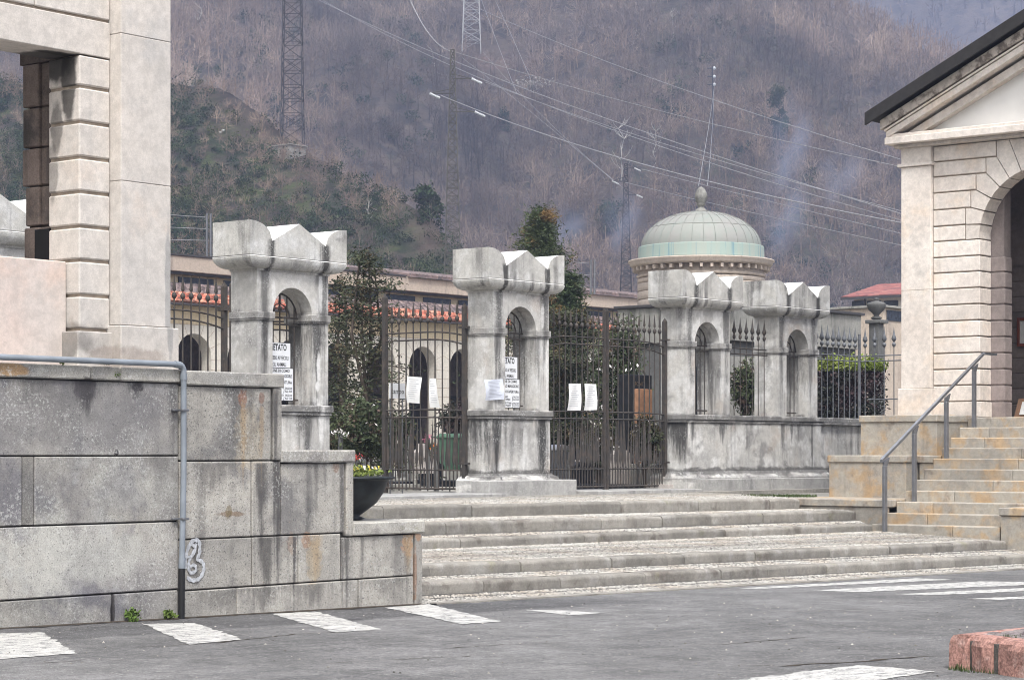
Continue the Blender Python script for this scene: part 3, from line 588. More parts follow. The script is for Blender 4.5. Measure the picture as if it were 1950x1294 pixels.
for m in marks:
    P=[Vector(on_road(px,py,.005)) for px,py in m]; Q=[]
    for a,b_ in zip(P,P[1:]+P[:1]):
        k_=max(2,int((b_-a).length/.07))
        for i in range(k_): q=a+(b_-a)*(i/k_); q.x+=random.gauss(0,.014); q.y+=random.gauss(0,.014); q.z=road_z(q.x)+.005; Q.append(q)
    mb=MB(); mb.add(Q,[tuple(range(len(Q)))]); tag(mb.build('road_marking',M['paint']),kind='structure')
CR=[[(1425,1266),(1500,1266),(1560,1262),(1640,1258),(1720,1251),(1806,1246)],[(1438,1136),(1470,1138),(1545,1140),(1620,1139)],[(1480,1163),(1590,1161),(1690,1156)],[(1300,1228),(1400,1224),(1490,1216),(1560,1210)],[(250,1232),(420,1222),(560,1206),(700,1200)],[(840,1234),(960,1226),(1100,1222)],[(1600,1140),(1760,1148),(1900,1152)],[(620,1262),(760,1254),(905,1248),(1010,1249)],[(60,1262),(160,1256),(300,1254)]]
for q_,st_ in enumerate(CR):
    P=[Vector(on_road(px,py,.004)) for px,py in st_]; Q=[]
    for a,b_ in zip(P,P[1:]):
        m=max(3,int((b_-a).length/.12))
        for i in range(m): Q.append(a+(b_-a)*(i/m)+Vector((random.gauss(0,.018),random.gauss(0,.018),0)))
    vs=[]
    for i,q in enumerate(Q): w=(.032 if q_==0 else .013)*random.uniform(.3,1.3)*(.2 if i in (0,len(Q)-1) else 1); vs+=[(q.x-w*.5,q.y+w,road_z(q.x)+.0035),(q.x+w*.5,q.y-w,road_z(q.x)+.0035)]
    mb=MB(); mb.add(vs,[(2*i,2*i+1,2*i+3,2*i+2) for i in range(len(Q)-1)]); tag(mb.build('road_crack',M['soil']),kind='structure')
mb=MB()   # grit and scraps of litter lying on the road
for k in range(420):
    px,py=random.uniform(-20,1950),1294-random.random()**.5*150
    p=on_road(px,py,.0)
    if p[1]>16.5: continue
    s_=random.uniform(.006,.016); mb.add([(p[0]-s_,p[1],p[2]+.002),(p[0],p[1]-s_,p[2]+.002),(p[0]+s_,p[1],p[2]+.002),(p[0],p[1]+s_,p[2]+.002),(p[0],p[1],p[2]+s_*.9)],[(0,1,4),(1,2,4),(2,3,4),(3,0,4)],random.choice([.3,.6,1.,1.6]))
tag(mb.build('grit',M['kerb']),kind='stuff')
mb=MB(); mb.box(-300,9.,17.,60,-1.5,-.06); mb.box(9,300,26.15,60,-1.5,-.03); mb.box(-300,600,60,420,-1.5,-.05); mb.box(37.5,300,20.9,26.15,-1.4,-.12);  mb.box(39.,300,17.3,20.9,-1.4,-.3)
tag(mb.build('ground',M['ground']),kind='structure')
# grass tuft strip by the low wall
def tuft(name,c,r,n,hmin,hmax,mat,parent=None,wid=.012):
    a=RNG.uniform(0,2*math.pi,n); rr=np.sqrt(RNG.random(n)); x=c[0]+r[0]*rr*np.cos(a); y=c[1]+r[1]*rr*np.sin(a); h=RNG.uniform(hmin,hmax,n); az=RNG.uniform(0,2*math.pi,n); le=RNG.uniform(.1,.6,n)*h
    dx=np.cos(az);dy=np.sin(az)
    p=np.stack([x,y,np.full(n,c[2])],1); s=np.stack([-dy,dx,0*dx],1)*wid; t=p+np.stack([dx*le,dy*le,h],1)
    return quads_mesh(name,np.stack([p-s,p+s,t+s*.3,t-s*.3],1),RNG.uniform(.7,1.3,n),mat,parent)
tag(tuft('grass',(38.45,24.0,-.10),(.75,.8),900,.02,.06,M['grass']),kind='stuff')

# crumbled dirt along the wall foot, its dark strip doubling as painted contact shade
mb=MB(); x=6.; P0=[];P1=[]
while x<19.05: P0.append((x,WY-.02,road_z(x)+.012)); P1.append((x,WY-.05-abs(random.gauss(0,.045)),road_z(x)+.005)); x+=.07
vs=P0+P1; m_=len(P0); mb.add(vs,[(i,i+1,m_+i+1,m_+i) for i in range(m_-1)]); tag(mb.build('dirt_and_shade',M['soil']),kind='stuff')
# ================= gate pillars =================
def loft(mb,rings,tone=1.):
    v=[];f=[];m=len(rings)
    for (x0,x1,y0,y1,z) in rings: v+=[(x0,y0,z),(x1,y0,z),(x1,y1,z),(x0,y1,z)]
    for k in range(m-1):
        for i in range(4): f.append((4*k+i,4*k+(i+1)%4,4*k+4+(i+1)%4,4*k+4+i))
    f+=[(0,1,2,3),(4*m-4,4*m-3,4*m-2,4*m-1)]; mb.add(v,f,tone)
def gate_pillar(x0,label,slab=None,base=True,y0=26.8):
    t=thing('gate_pillar',label,'gate pillar',(x0+1.2,y0+.45,0),'stone pillars of the gate row')
    W,Dp=2.4,.92; zb_,zt_,zv=4.215,4.80,4.475
    prof=[(0,zb_),(W,zb_),(W,zt_)]
    for i in range(1,9): a=i/8; prof.append((W-.54*a,zt_-(zt_-zv)*(1-math.sqrt(max(0,1-a*a)))*1. if False else zv+(zt_-zv)*math.sqrt(max(0,1-a**2.2))))
    prof.append((W/2,zt_+.02)); 
    for i in range(8,0,-1): a=i/8; prof.append((.54*a,zv+(zt_-zv)*math.sqrt(max(0,1-a**2.2)))) if True else None
    # widen the flat of the left and right humps
    prof.append((0,zt_))
    mb=MB(); mb.prism([(x0+p[0],p[1]) for p in prof],'y',y0,y0+Dp); 
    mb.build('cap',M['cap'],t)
    mb=MB(); sx0,sx1,sy0,sy1=x0+.32,x0+W-.32,y0+.15,y0+.80
    R_=[(.02,-.02,4.213),(.035,0,4.20)]
    rings=[(x0+.03,x0+W-.03,y0+.02,y0+Dp-.02,4.213),(x0+.0,x0+W,y0-.01,y0+Dp+.01,4.195)]
    for i in range(1,9):
        a=i/8; ins=.30*(1-math.cos(a*math.pi/2)); insy=.14*(1-math.cos(a*math.pi/2)); rings.append((x0+ins,x0+W-ins,y0-.01+insy,y0+Dp+.01-insy*.8,4.195-.195*math.sin(a*math.pi/2)*1.))
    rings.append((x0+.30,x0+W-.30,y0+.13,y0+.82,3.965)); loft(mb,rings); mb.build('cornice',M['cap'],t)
    # shaft with arched opening (front leaf wide, rear leaf narrower)
    cx=x0+1.18; mb=MB(); zs=3.22
    for hw,ya,yb in ((.49,sy0,sy0+.28),(.55,sy0+.282,sy1)):
        poly=[(sx0,1.65),(cx-hw,1.65)]+arcpts(cx,zs,hw,math.pi,0,18)+[(cx+hw,1.65),(sx1,1.65),(sx1,3.965),(sx0,3.965)]
        mb.prism(poly,'y',ya,yb)
    mb.build('shaft',M['pillar'],t)
    mb=MB()
    for a,b_ in ((sx0-.035,cx-.455),(cx+.455,sx1+.035)): mb.box(a,b_,sy0-.035,sy1+.03,3.14,3.26,.008); mb.box(a+.012,b_-.012,sy0-.022,sy1+.02,3.115,3.14,0,.8)
    mb.build('impost',M['pillar'],t)
    if base:
      mb=MB(); mb.box(sx0-.07,sx1+.07,sy0-.07,sy1+.07,1.535,1.652,.008); mb.box(sx0-.05,sx1+.05,sy0-.05,sy1+.05,1.475,1.53,.006,.9); mb.build('ledge',M['pillar'],t)
    if base:
        mb=MB(); mb.box(sx0-.02,sx1+.02,sy0-.02,sy1+.02,.40,1.475,.006); mb.build('pedestal',M['pillar'],t)
        mb=MB(); loft(mb,[(sx0-.17,sx1+.17,sy0-.17,sy1+.17,-.3),(sx0-.17,sx1+.17,sy0-.17,sy1+.17,.27),(sx0-.15,sx1+.15,sy0-.15,sy1+.15,.29),(sx0-.13,sx1+.13,sy0-.13,sy1+.13,.34),(sx0-.06,sx1+.06,sy0-.06,sy1+.06,.37),(sx0-.04,sx1+.04,sy0-.04,sy1+.04,.402)]); mb.build('base',M['pillar'],t)
    if slab: mb=MB(); mb.box(*slab,.015); mb.build('front_slab',M['slab'],t)
    # iron grille set behind the opening
    mb=MB(); gy=sy0+.32; z1=1.66
    for i in range(5): mb.tube([(cx-.36+.18*i,gy,z1),(cx-.36+.18*i,gy,3.2+.40*math.sqrt(max(0,1-((-.36+.18*i)/.45)**2)))],.012,5)
    mb.tube([(cx+.42*math.cos(a),gy,3.2+.42*math.sin(a)) for a in [math.pi*i/16 for i in range(17)]],.016,5); mb.tube([(cx+.24*math.cos(a),gy,3.2+.24*math.sin(a)) for a in [math.pi*i/12 for i in range(13)]],.012,5)
    for z in (3.20,3.08,1.75): mb.box(cx-.45,cx+.45,gy-.012,gy+.012,z-.015,z+.015)
    mb.build('grille',M['iron'],t)
    return t
PX=[19.4,25.98,32.38,39.0,42.8]
gate_pillar(PX[0],'gate pillar glimpsed through the open bay of the gatehouse at far left')
gate_pillar(PX[1],'tall streaked gate pillar rising behind the stepped granite wall, with no-entry notice in its arch')
gate_pillar(PX[2],'free-standing gate pillar between the two gateways, paper taped to its shaft, dark stains on its pedestal',slab=(32.32,35.12,26.74,27.2,-.3,.27))
gate_pillar(PX[3],'gate pillar in front of the green domed rotunda, right of the closed gates',base=False)
gate_pillar(PX[4],'last gate pillar before the spear fence, nearest the right temple',base=False)
# boundary wall joining the last two pillars
bw=thing('boundary_wall','low stone boundary wall under the last two gate pillars with moulded base and ledge','wall',(43,27,0))
mb=MB(); xs=[39.30,40.9,43.13,45.0,46.3,47.45]
for a,b_ in zip(xs,xs[1:]): mb.box(a+.003,b_-.003,26.925 if a<45 else 27.0,27.6,.40,1.47,.005,1+random.uniform(-.05,.05))
mb.box(47.1,47.6,17.,27.6,.0,1.47,.005); mb.build('wall_body',M['pillar'],bw)
mb=MB(); xs=[39.24,41.,43.13,45.1]
for a,b_ in zip(xs,xs[1:]): mb.box(a+.002,b_-.002,26.875,27.64,1.54,1.648,.008,.95)
mb.box(45.1,47.6,26.95,27.6,1.54,1.646,.008); mb.box(47.05,47.65,17,27.6,1.54,1.644,.008); mb.box(39.26,47.55,26.90,27.62,1.474,1.536,.004,.85); mb.build('ledge',M['pillar'],bw)
mb=MB(); loft(mb,[(39.03,45.3,26.78,27.7,-.3),(39.03,45.3,26.78,27.7,.25),(39.05,45.28,26.80,27.7,.28),(39.1,45.2,26.86,27.7,.34),(39.13,45.18,26.90,27.7,.402)]); mb.box(45.2,47.5,26.93,27.7,-.3,.39,.01); mb.build('base',M['pillar'],bw)
mb=MB()
for a,b_ in ((39.45,42.2),(42.2,43.3),(43.3,45.7),(45.7,47.4)): mb.box(a+.004,b_-.004,26.55,26.8,-.3,.225+random.uniform(-.01,.01),.012,1+random.uniform(-.06,.06))
mb.build('front_slab',M['slab'],bw)
# threshold slabs under the gates
th=thing('gate_threshold','pale stone threshold strip under the gateways','threshold',(31,26.6,0))
for a,b_ in ((21.9,25.9),(28.5,32.3),(35.2,38.95)):
    mb=MB(); m_=(a+b_)/2; mb.box(a,m_-.004,26.25,27.9,-.2,.035,.01); mb.box(m_+.004,b_,26.25,27.9,-.2,.035,.01,.94); mb.build('sill_stone',M['slab'],th)
# ================= gate leaves =================
def bar_mesh():
    mb=MB(); mb.tube([(0,0,.06),(0,0,3.48)],.015,6)
    mb.lathe([(.012,3.40),(.034,3.425),(.046,3.46),(.034,3.495),(.012,3.52)],(0,0,0),8)
    mb.add([(-.045,0,3.56),(.045,0,3.56),(0,0,3.84),(0,.014,3.57),(0,-.014,3.57),(0,0,3.52)],[(0,3,2),(3,1,2),(1,4,2),(4,0,2),(0,5,3),(3,5,1),(1,5,4),(4,5,0)])
    o=mb.build('picket',M['iron']); me=o.data; bpy.data.objects.remove(o); return me
def dog_mesh():
    mb=MB(); mb.add([(-.004,0,1.5),(.004,0,1.5),(.042,0,.68),(-.042,0,.68),(0,.014,.68),(0,-.014,.68),(0,0,.46)],[(0,1,2,4),(0,4,3),(1,0,5,2),(0,3,5),(2,6,4),(4,6,3),(3,6,5),(5,6,2)])
    o=mb.build('spike',M['iron']); me=o.data; bpy.data.objects.remove(o); return me
def low_mesh():
    mb=MB(); mb.box(-.009,.009,-.009,.009,.09,.52); o=mb.build('s',M['iron']); me=o.data; bpy.data.objects.remove(o); return me
BAR,DOG,LOW=bar_mesh(),dog_mesh(),low_mesh(); BAR.name='picket'; DOG.name='lower_spike'; LOW.name='short_bar'
def gate_leaf(h,d,Lg,label,nb=10,tall=3.60,grp='wrought iron gate leaves'):
    """h hinge point, d unit direction to the free end"""
    t=thing('gate_leaf',label,'gate',(h[0],h[1],0),grp); h=Vector((*h,0)); d=Vector((*d,0)); az=math.atan2(d.y,d.x)
    mb=MB()
    def post(c,z,w=.045): 
        mb.add([(c.x+dx*w,c.y+dy*w,zz) for zz in (.0,z) for dx,dy in ((-1,-1),(1,-1),(1,1),(-1,1))]+[(c.x,c.y,z+.09)],[(0,1,5,4),(1,2,6,5),(2,3,7,6),(3,0,4,7),(4,5,8),(5,6,8),(6,7,8),(7,4,8),(0,3,2,1)])
    post(h,3.68,.042); hp_=mb.build('hinge_post',M['iron'],t); mb=MB(); post(h+d*Lg,3.80 if abs(d.x)>.5 else 3.95,.026 if abs(d.x)>.5 else .045); mb.build('lock_post',M['iron'],t)
    def rail(z,drop=.0,w=.016):
        mb=MB()
        n=12; 
        pts=[]
        for i in range(n+1):
            s=i/n; zz=z-drop*(max(0,1-s/.45))**2.; pts.append(h+d*(Lg*s)+Vector((0,0,zz)))
        mb.tube(pts,w,4,1,False); mb.build('rail',M['iron'],t)
    for z,dr in ((3.22,.10),(3.07,.13),(1.67,.03),(1.52,.03),(.47,0),(.10,0)):
        rail(z,dr,.02 if z<.2 else .016)
    for z in (3.28,.6): mb=MB(); mb.box(h.x-.05,h.x+.05,h.y-.1,h.y+.12,z-.02,z+.02); mb.build('hinge',M['iron'],hp_)
    sp=Lg/(nb+1)
    for i in range(nb):
        o=link('picket',BAR,t,h+d*(sp*(i+1))+Vector((0,0,random.uniform(-.012,.012)))); o.rotation_euler=(0,0,az)
    for i in range(2*nb+1):
        p=h+d*(sp*(i+1)/2)
        if i%2==0:
            pass
        o=link('short_bar',LOW,t,p); o.rotation_euler=(0,0,az)
        o=link('lower_spike',DOG,t,p+d*.02); o.rotation_euler=(0,random.uniform(-.05,.05),az)
        if i%2: o.scale=(1,1,1)
    return t
yG=27.35
gate_leaf((25.9,yG),(-1,0),2.1,'rusty iron gate leaf hinged on the left side of the streaked pillar')
gate_leaf((32.6,yG+.25),(0,1),2.12,'iron gate leaf swung open behind the free-standing pillar, two white papers tied to it')
gate_leaf((28.2,yG+.25),(0,1),1.95,'open iron gate leaf hidden behind the pillar with the no-entry notice')
gate_leaf((34.75,yG),(1,0),2.12,'closed iron gate leaf with two white sheets hanging side by side')
gate_leaf((39.1,yG),(-1,0),2.12,'closed iron gate leaf beside the rotunda pillar, no papers on it')
# ================= spear fences =================
def spear_mesh(s=1.,mat='iron_grey'):
    mb=MB(); mb.tube([(0,0,1.62),(0,0,3.46)],.014*s,6); mb.lathe([(.014,3.40),(.042*s,3.43),(.052*s,3.46),(.042*s,3.49),(.014,3.53)],(0,0,0),8)
    prof=[(.012,3.52),(.055*s,3.58),(.062*s,3.61),(.03*s,3.70),(.012*s,3.82),(.002,3.92)]
    mb.lathe(prof,(0,0,0),6); o=mb.build('picket',M[mat]); me=o.data; bpy.data.objects.remove(o); me.name='picket'; return me
SP=spear_mesh(); SPI=spear_mesh(.8,'iron')
def spear_fence(p0,p1,n,label,me,mat,extra=None):
    t=thing('spear_fence',label,'fence',(p0[0],p0[1],1.65),'spear-topped iron fences'); a,b_=Vector((*p0,0)),Vector((*p1,0))
    for z in (3.20,3.07): mb=MB(); mb.tube([a+Vector((0,0,z)),b_+Vector((0,0,z))],.015,4,1,False); mb.build('rail',M[mat],t)
    for i in range(n): link('picket',me,t,a+(b_-a)*((i+.5)/n))
    return t
spear_fence((41.08,27.25),(43.12,27.25),8,'short spear fence filling the gap between the last two pillars',SPI,'iron')
spear_fence((45.0,27.3),(47.4,27.3),9,'grey spear fence on the low wall right of the last pillar',SP,'iron_grey')
f2=spear_fence((47.35,27.2),(47.35,22.9),16,'grey spear fence running back behind the right temple from the wall corner',SP,'iron_grey')
mb=MB(); mb.tube([(47.2,26.9,2.12),(47.2,22.9,2.12)],.014,4); mb.build('lower_rail',M['iron_grey'],f2)
mb=MB(); mb.box(47.32,47.38,27.2,27.26,1.6,3.75,.01); mb.build('corner_post',M['iron_grey'],f2)
# ================= notices =================
def notice(loc,w,h,rows,label,name='notice_board',mat='sign',cat='sign',grp=None,frame=True):
    t=thing(name,label,cat,loc,grp); x,y,z=loc
    if frame: mb=MB(); mb.box(x-.012,x+w+.012,y+.006,y+.016,z-.012,z+h+.012,.002); mb.build('frame',M['ink'],t)
    mb=MB(); mb.box(x,x+w,y-.006,y+.006,z,z+h,.002); pn_=mb.build('panel',M[mat],t)
    for body,sz,rx,rz,ft,b_ in rows: text('lettering',body,sz,(x+rx,y-.0085,z+rz),(R(90),0,0),M['ink'],pn_,1,'LEFT',b_,ft)
    return t
for cx,ll in ((PX[1]+1.18,'pillar behind the granite wall'),(PX[2]+1.18,'free-standing pillar')):
    gy=27.19; x0=cx-.45; zt_=2.745 if cx<30 else 2.715
    notice((x0,gy,zt_-.43),.63,.43,[('VIETATO',.158,.115,.302,.42,.004),("L'ACCESSO AI VEICOLI",.095,.02,.138,.56,.001),('ED AGLI ANIMALI',.092,.06,.024,.46,.001)],'white no-entry notice VIETATO in the arch of the '+ll)
    z0=zt_-.445-.56
    notice((x0-.01,gy-.006,z0),.70,.56,[('COMUNE DI COMO',.076,.03,.495,.585,.001),('CIMITERO MAGGIORE',.076,.012,.402,.66,.001),("ORARIO D'APERTURA",.076,.012,.293,.66,.001),
           ('MAGGIO',.055,.17,.196,.16,0),('A SETTEMBRE',.055,.10,.144,.31,0),('DA NOVEMBRE OTTOBRE',.055,.02,.072,.42,0),('GENNAIO E MARZO',.055,.04,.02,.38,0),('}',.11,.455,.150,.03,0),('}',.11,.455,.026,.03,0),
           ('DALLE 8.00',.055,.50,.196,.17,0),('ALLE 18.00',.055,.50,.144,.17,0),('DALLE 8.00',.055,.50,.072,.17,0),('ALLE 17.00',.055,.50,.02,.17,0)],'white opening-hours board under the no-entry notice on the '+ll)
def paper(pts,label,mat='paper',lines=10,cat='paper sheet',n=10):
    """pts: 4 world corners (tl,tr,br,bl); a curled sheet with printed lines"""
    tl,tr,br,bl=[Vector(p) for p in pts]; t=thing('paper_notice',label,cat,bl,'paper notices on the gates'); nn=(tr-tl).cross(bl-tl).normalized()
    if nn.y>0 or (abs(nn.y)<.3 and nn.x>0): nn=-nn
    def S_(u,v,o=0): p=(tl*(1-u)+tr*u)*(1-v)+(bl*(1-u)+br*u)*v; return p+nn*(.012*math.sin(u*5+v*3)+.018*v*math.sin(v*4)+o)
    mb=MB(); vs=[S_(i/n,j/n) for j in range(n+1) for i in range(n+1)]; mb.add(vs,[(j*(n+1)+i,j*(n+1)+i+1,(j+1)*(n+1)+i+1,(j+1)*(n+1)+i) for j in range(n) for i in range(n)],1,True); sh_=mb.build('sheet',M[mat],t)
    mb=MB()
    for k in range(lines):
        v=.1+.8*k/lines; a,b_=.12+random.uniform(0,.1),.9-random.uniform(0,.35)
        m=6; q=[]
        for i in range(m+1): u=a+(b_-a)*i/m; q+=[S_(u,v,.004),S_(u,v+.012,.004)]
        mb.add(q,[(2*i,2*i+1,2*i+3,2*i+2) for i in range(m)])
    mb.build('print',M['grey_ink'],sh_); return t
gx=32.56
paper([at_x(px,py,gx) for px,py in ((776,716),(803,718),(799,768),(774,766))],'crumpled white sheet on the open gate leaf, the one nearer its free end')
paper([at_x(px,py,gx) for px,py in ((818,720),(829,720),(838,776),(818,775))],'narrow white sheet on the open gate leaf, the one nearer the bin')
paper([at_y(px,py,yG-.04) for px,py in ((1083,730),(1107,730),(1106,781),(1081,781))],'white sheet on the closed gate, the left of the pair')
paper([at_y(px,py,yG-.04) for px,py in ((1113,730),(1136,731),(1137,780),(1113,781))],'white sheet on the closed gate, right one of the pair, beside the lock post')
a=at_x(922,724,32.66); b_=at_y(960,723,26.93)
t=paper([at_y(922,723,26.90),at_y(958,721,26.90),at_y(960,760,26.90),at_y(925,762,26.90)],'bluish printed sheet taped round the free-standing pillar over its opening-hours board','bluepaper',12)
# ================= right temple =================
tp=thing('temple','cream stone temple-fronted gatehouse with pediment, pilaster and rusticated arch above the staircase','building',(42,19.54,1.54))
cy,hw=19.54,3.19; FX=41.3; zc_=[1.54,1.89,2.23,2.57,2.91,3.25,3.59,3.93,4.27,4.61,4.94,5.28,5.60,5.95,6.31,6.65,6.97,7.31]
for s in (1,-1):
    Y=lambda y: cy+s*(y-cy)
    mb=MB(); 
    for z0,z1,t in ((2.18,4.27,.97),(4.27,6.9,1.03)): mb.box(FX,FX+.6,Y(22.03),Y(22.73),z0+.002,z1-.002,.006,t)
    mb.box(FX-.05,FX+.62,Y(21.99),Y(22.79),1.54,2.175,.01,.95); mb.box(FX-.0,FX+.6,Y(22.03),Y(22.73),6.98,7.31,.004); mb.box(FX-.05,FX+.62,Y(21.98),Y(22.80),6.905,6.975,.01)
    mb.build('pilaster',M['temple'],tp)
mb=MB(); mb.box(FX+.14,FX+.55,21.0,22.7,1.6,7.3); mb.box(FX+.14,FX+.55,2*cy-22.7,2*cy-21.0,1.6,7.3)
# backing above arch
poly=[(21.0,5.28)]+[(cy+1.46*math.cos(a),5.28+1.46*math.sin(a)) for a in [math.pi*i/24 for i in range(25)]]+[(2*cy-21.0,5.28),(2*cy-21.0,7.3),(21.0,7.3)]
mb.prism(poly,'x',FX+.14,FX+.55); mb.build('joint_backing',M['joint'],tp)
mb=MB(); Rr=1.4; th_=[0,12.5,24,36,48,59.2,71,84]
def shrink(poly,g=.014):
    n=len(poly); c=Vector((sum(p[0] for p in poly)/n,sum(p[1] for p in poly)/n)); out=[]
    for p in poly: v=Vector(p)-c; l=v.length; out.append(tuple(c+v*(max(l-g*1.35,0)/l)))
    return out
PK=[(21.4,5.28),(21.27,5.60),(21.15,5.95),(21.03,6.31),(20.80,6.65),(20.56,6.97),(20.28,7.31)]
for s in (1,-1):
    Y=lambda y: cy+s*(y-cy)
    # straight courses below the springing, from pilaster to the reveal
    for k in range(11):
        z0,z1=zc_[k]+.014,zc_[k+1]-.014; b=-.02 if k==0 else 0
        mb.box(FX+.1+b,FX+.62,Y(22.02),Y(cy+Rr+b),z0,z1,.012,1+random.uniform(-.10,.07))
    for k in range(6):
        a0,a1=R(th_[k]),R(th_[k+1]); P0,P1=PK[k],PK[k+1]; z0,z1=P0[1],P1[1]
        jy=P0[0] if k else 21.27
        inner=[(cy+Rr*math.cos(a0+(a1-a0)*i/4),5.28+Rr*math.sin(a0+(a1-a0)*i/4)) for i in range(4,-1,-1)]
        if k==0: poly=inner+[(21.27,5.28),(21.27,5.60)]
        else: poly=inner+[P0,(jy,z1),P1]
        poly=[(Y(p[0]),p[1]) for p in shrink(poly)]; mb.prism(poly,'x',FX+.1,FX+.62,1+random.uniform(-.11,.07))
        mb.box(FX+.1,FX+.62,Y(22.02),Y(jy+.012),z0+.014,z1-.014,.012,1+random.uniform(-.05,.05))
    a0,a1=R(71),R(84); inner=[(cy+Rr*math.cos(a0+(a1-a0)*i/4),5.28+Rr*math.sin(a0+(a1-a0)*i/4)) for i in range(4,-1,-1)]
    mb.prism([(Y(p[0]),p[1]) for p in shrink(inner+[(20.28,7.31),(19.76,7.31)])],'x',FX+.1,FX+.62,.98)
a0,a1=R(84),R(96); inner=[(cy+Rr*math.cos(a0+(a1-a0)*i/4),5.28+Rr*math.sin(a0+(a1-a0)*i/4)) for i in range(4,-1,-1)]
mb.prism(shrink(inner+[(19.76,7.31),(19.32,7.31)]),'x',FX+.06,FX+.62,1.03)
mb.build('arched_wall',M['temple'],tp)
# horizontal cornice and pediment
mb=MB(); y0_,y1_=cy-hw-.12,cy+hw+.12
mb.box(FX-.30,FX+.7,y0_-.12,y1_+.12,7.38,7.53,.012); mb.box(FX-.24,FX+.7,y0_-.08,y1_+.08,7.53,7.60,.01); mb.box(FX-.12,FX+.7,y0_,y1_,7.31,7.378,.008,.8); mb.build('cornice',M['temple'],tp)
ap=9.45; sl_=(ap-7.72)/(hw+.45); ang_=math.atan(sl_)
mb=MB(); mb.prism([(cy-hw+.1,7.55),(cy+hw-.1,7.55),(cy,7.55+(hw-.1)*sl_)],'x',FX+.16,FX+.6); mb.build('tympanum',M['whiteplaster'],tp)
def rake(mb,x0,x1,o0,o1,ends=hw+.3,tone=1.):
    # band following both slopes between offsets o0<o1 above the base slope line
    for s in (1,-1):
        zt0=lambda y: 7.50+(ends-abs(y-cy))*sl_
        mb.prism([(cy+s*ends,zt0(cy+ends)+o0),(cy,zt0(cy)+o0),(cy,zt0(cy)+o1),(cy+s*ends,zt0(cy+ends)+o1)],'x',x0,x1,tone)
mb=MB(); rake(mb,FX-.05,FX+.6,-.16,.02,hw+.05,.85); rake(mb,FX-.26,FX+.6,.02,.16,hw+.22); rake(mb,FX-.30,FX+.6,.162,.20,hw+.25); mb.build('raking_cornice',M['temple'],tp)
mb=MB(); rake(mb,FX-.34,FX+.6,.20,.40,hw+.32); mb.build('raking_moulding',M['tcorn'],tp)
mb=MB(); rake(mb,FX-.56,FX+3.8,.40,.47,hw+.52,1.); rake(mb,FX-.58,FX-.52,.30,.56,hw+.56,1.); mb.build('roof_edge',M['roofblack'],tp)
mb=MB()
for s in (1,-1):
    nrow=9
    for i in range(14):
        x=FX-.45+i*.31
        for j in range(11):
            a=j/11; y=cy+s*(hw+.45)*(1-a); z=7.50+.50+(hw+.3)*sl_*a-.08+.02*s
            mb.lathe([(.09,-.0),(.075,.0)],(x,y,z),6) if False else None
    mb.prism([(cy+s*(hw+.5),7.93),(cy,7.93+(hw+.5)*sl_),(cy,8.02+(hw+.5)*sl_),(cy+s*(hw+.5),8.02)],'x',FX-.5,FX+3.8)
for i in range(12):
    x=FX-.46+.36*i
    for s in (1,-1): mb.tube([(x,cy+s*(hw+.5),8.02),(x,cy,8.02+(hw+.5)*sl_)],.075,6)
mb.build('roof',M['tile'],tp)
# interior: floor, side walls, back wall with door opening, ceiling
BX=44.6
mb=MB(); mb.box(FX+.3,BX+.4,cy-hw,cy+hw,.2,1.53); mb.build('portico_floor',M['stair'],tp)
mb=MB(); 
for s in (1,-1):
    Y=lambda y: cy+s*(y-cy)
    for k in range(10):
        mb.box(FX+.62,FX+.95,Y(22.3),Y(20.62),zc_[k]+.016,zc_[k+1]-.016,.012,1+random.uniform(-.08,.05))
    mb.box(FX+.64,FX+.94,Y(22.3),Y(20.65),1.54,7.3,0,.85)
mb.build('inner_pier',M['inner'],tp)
mb=MB()
for k in range(10):
    xs=[cy+hw-.3,cy+1.4,cy+.1,cy-1.3,cy-hw+.3]
    for a,b_ in zip(xs,xs[1:]): mb.box(BX,BX+.3,b_+.012,a-.012,zc_[k]+.012,zc_[k+1]-.012,.012,1+random.uniform(-.1,.06))
mb.box(BX+.03,BX+.35,cy-hw+.3,cy+hw-.3,1.5,7.3,0,.9); mb.box(BX-.03,BX,cy-hw+.3,cy+hw-.3,4.98,7.3); 
for s in (1,-1): mb.box(FX+.9,BX+.3,cy+s*(hw-.35),cy+s*(hw-.02),1.5,7.3)
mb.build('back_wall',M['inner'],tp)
mb=MB(); mb.box(FX+.5,BX+.3,cy-hw+.05,cy+hw-.05,7.25,7.36); mb.build('ceiling',M['whiteplaster'],tp)
# framed notice and leaning board inside the portico
n_=thing('framed_notice','red-brown framed notice on the inner wall of the right temple','framed notice',(BX-.06,19.9,3.2))
p=at_x(1938,605,BX-.05); q=at_x(1938,660,BX-.05); ya=p[1]; z1,z0=p[2],q[2]
mb=MB()
for a,b_,c,d_ in ((ya,ya-.06,z0,z1),(ya-.9,ya-.96,z0,z1),(ya-.06,ya-.9,z1-.07,z1),(ya-.06,ya-.9,z0,z0+.07)): mb.box(BX-.10,BX-.035,a,b_,c,d_,.006)
mb.build('frame',M['frame'],n_); mb=MB(); mb.box(BX-.07,BX-.04,ya-.06,ya-.9,z0+.07,z1-.07); mb.build('sheet',M['paper'],n_)
b2=thing('leaning_board','small brown board with white sheet leaning on the portico floor behind the arch','board',(BX-.5,19.6,1.54))
p=at_x(1930,775,43.2); mb=MB(); ya=p[1]
mb.add([(43.2,ya,1.54),(43.2,ya-.9,1.54),(43.45,ya-.9,1.98),(43.45,ya,1.98),(43.23,ya,1.53),(43.23,ya-.9,1.53),(43.48,ya-.9,1.97),(43.48,ya,1.97)],[(0,1,2,3),(7,6,5,4),(0,3,7,4),(1,5,6,2),(3,2,6,7)]); mb.build('board_panel',M['board'],b2)
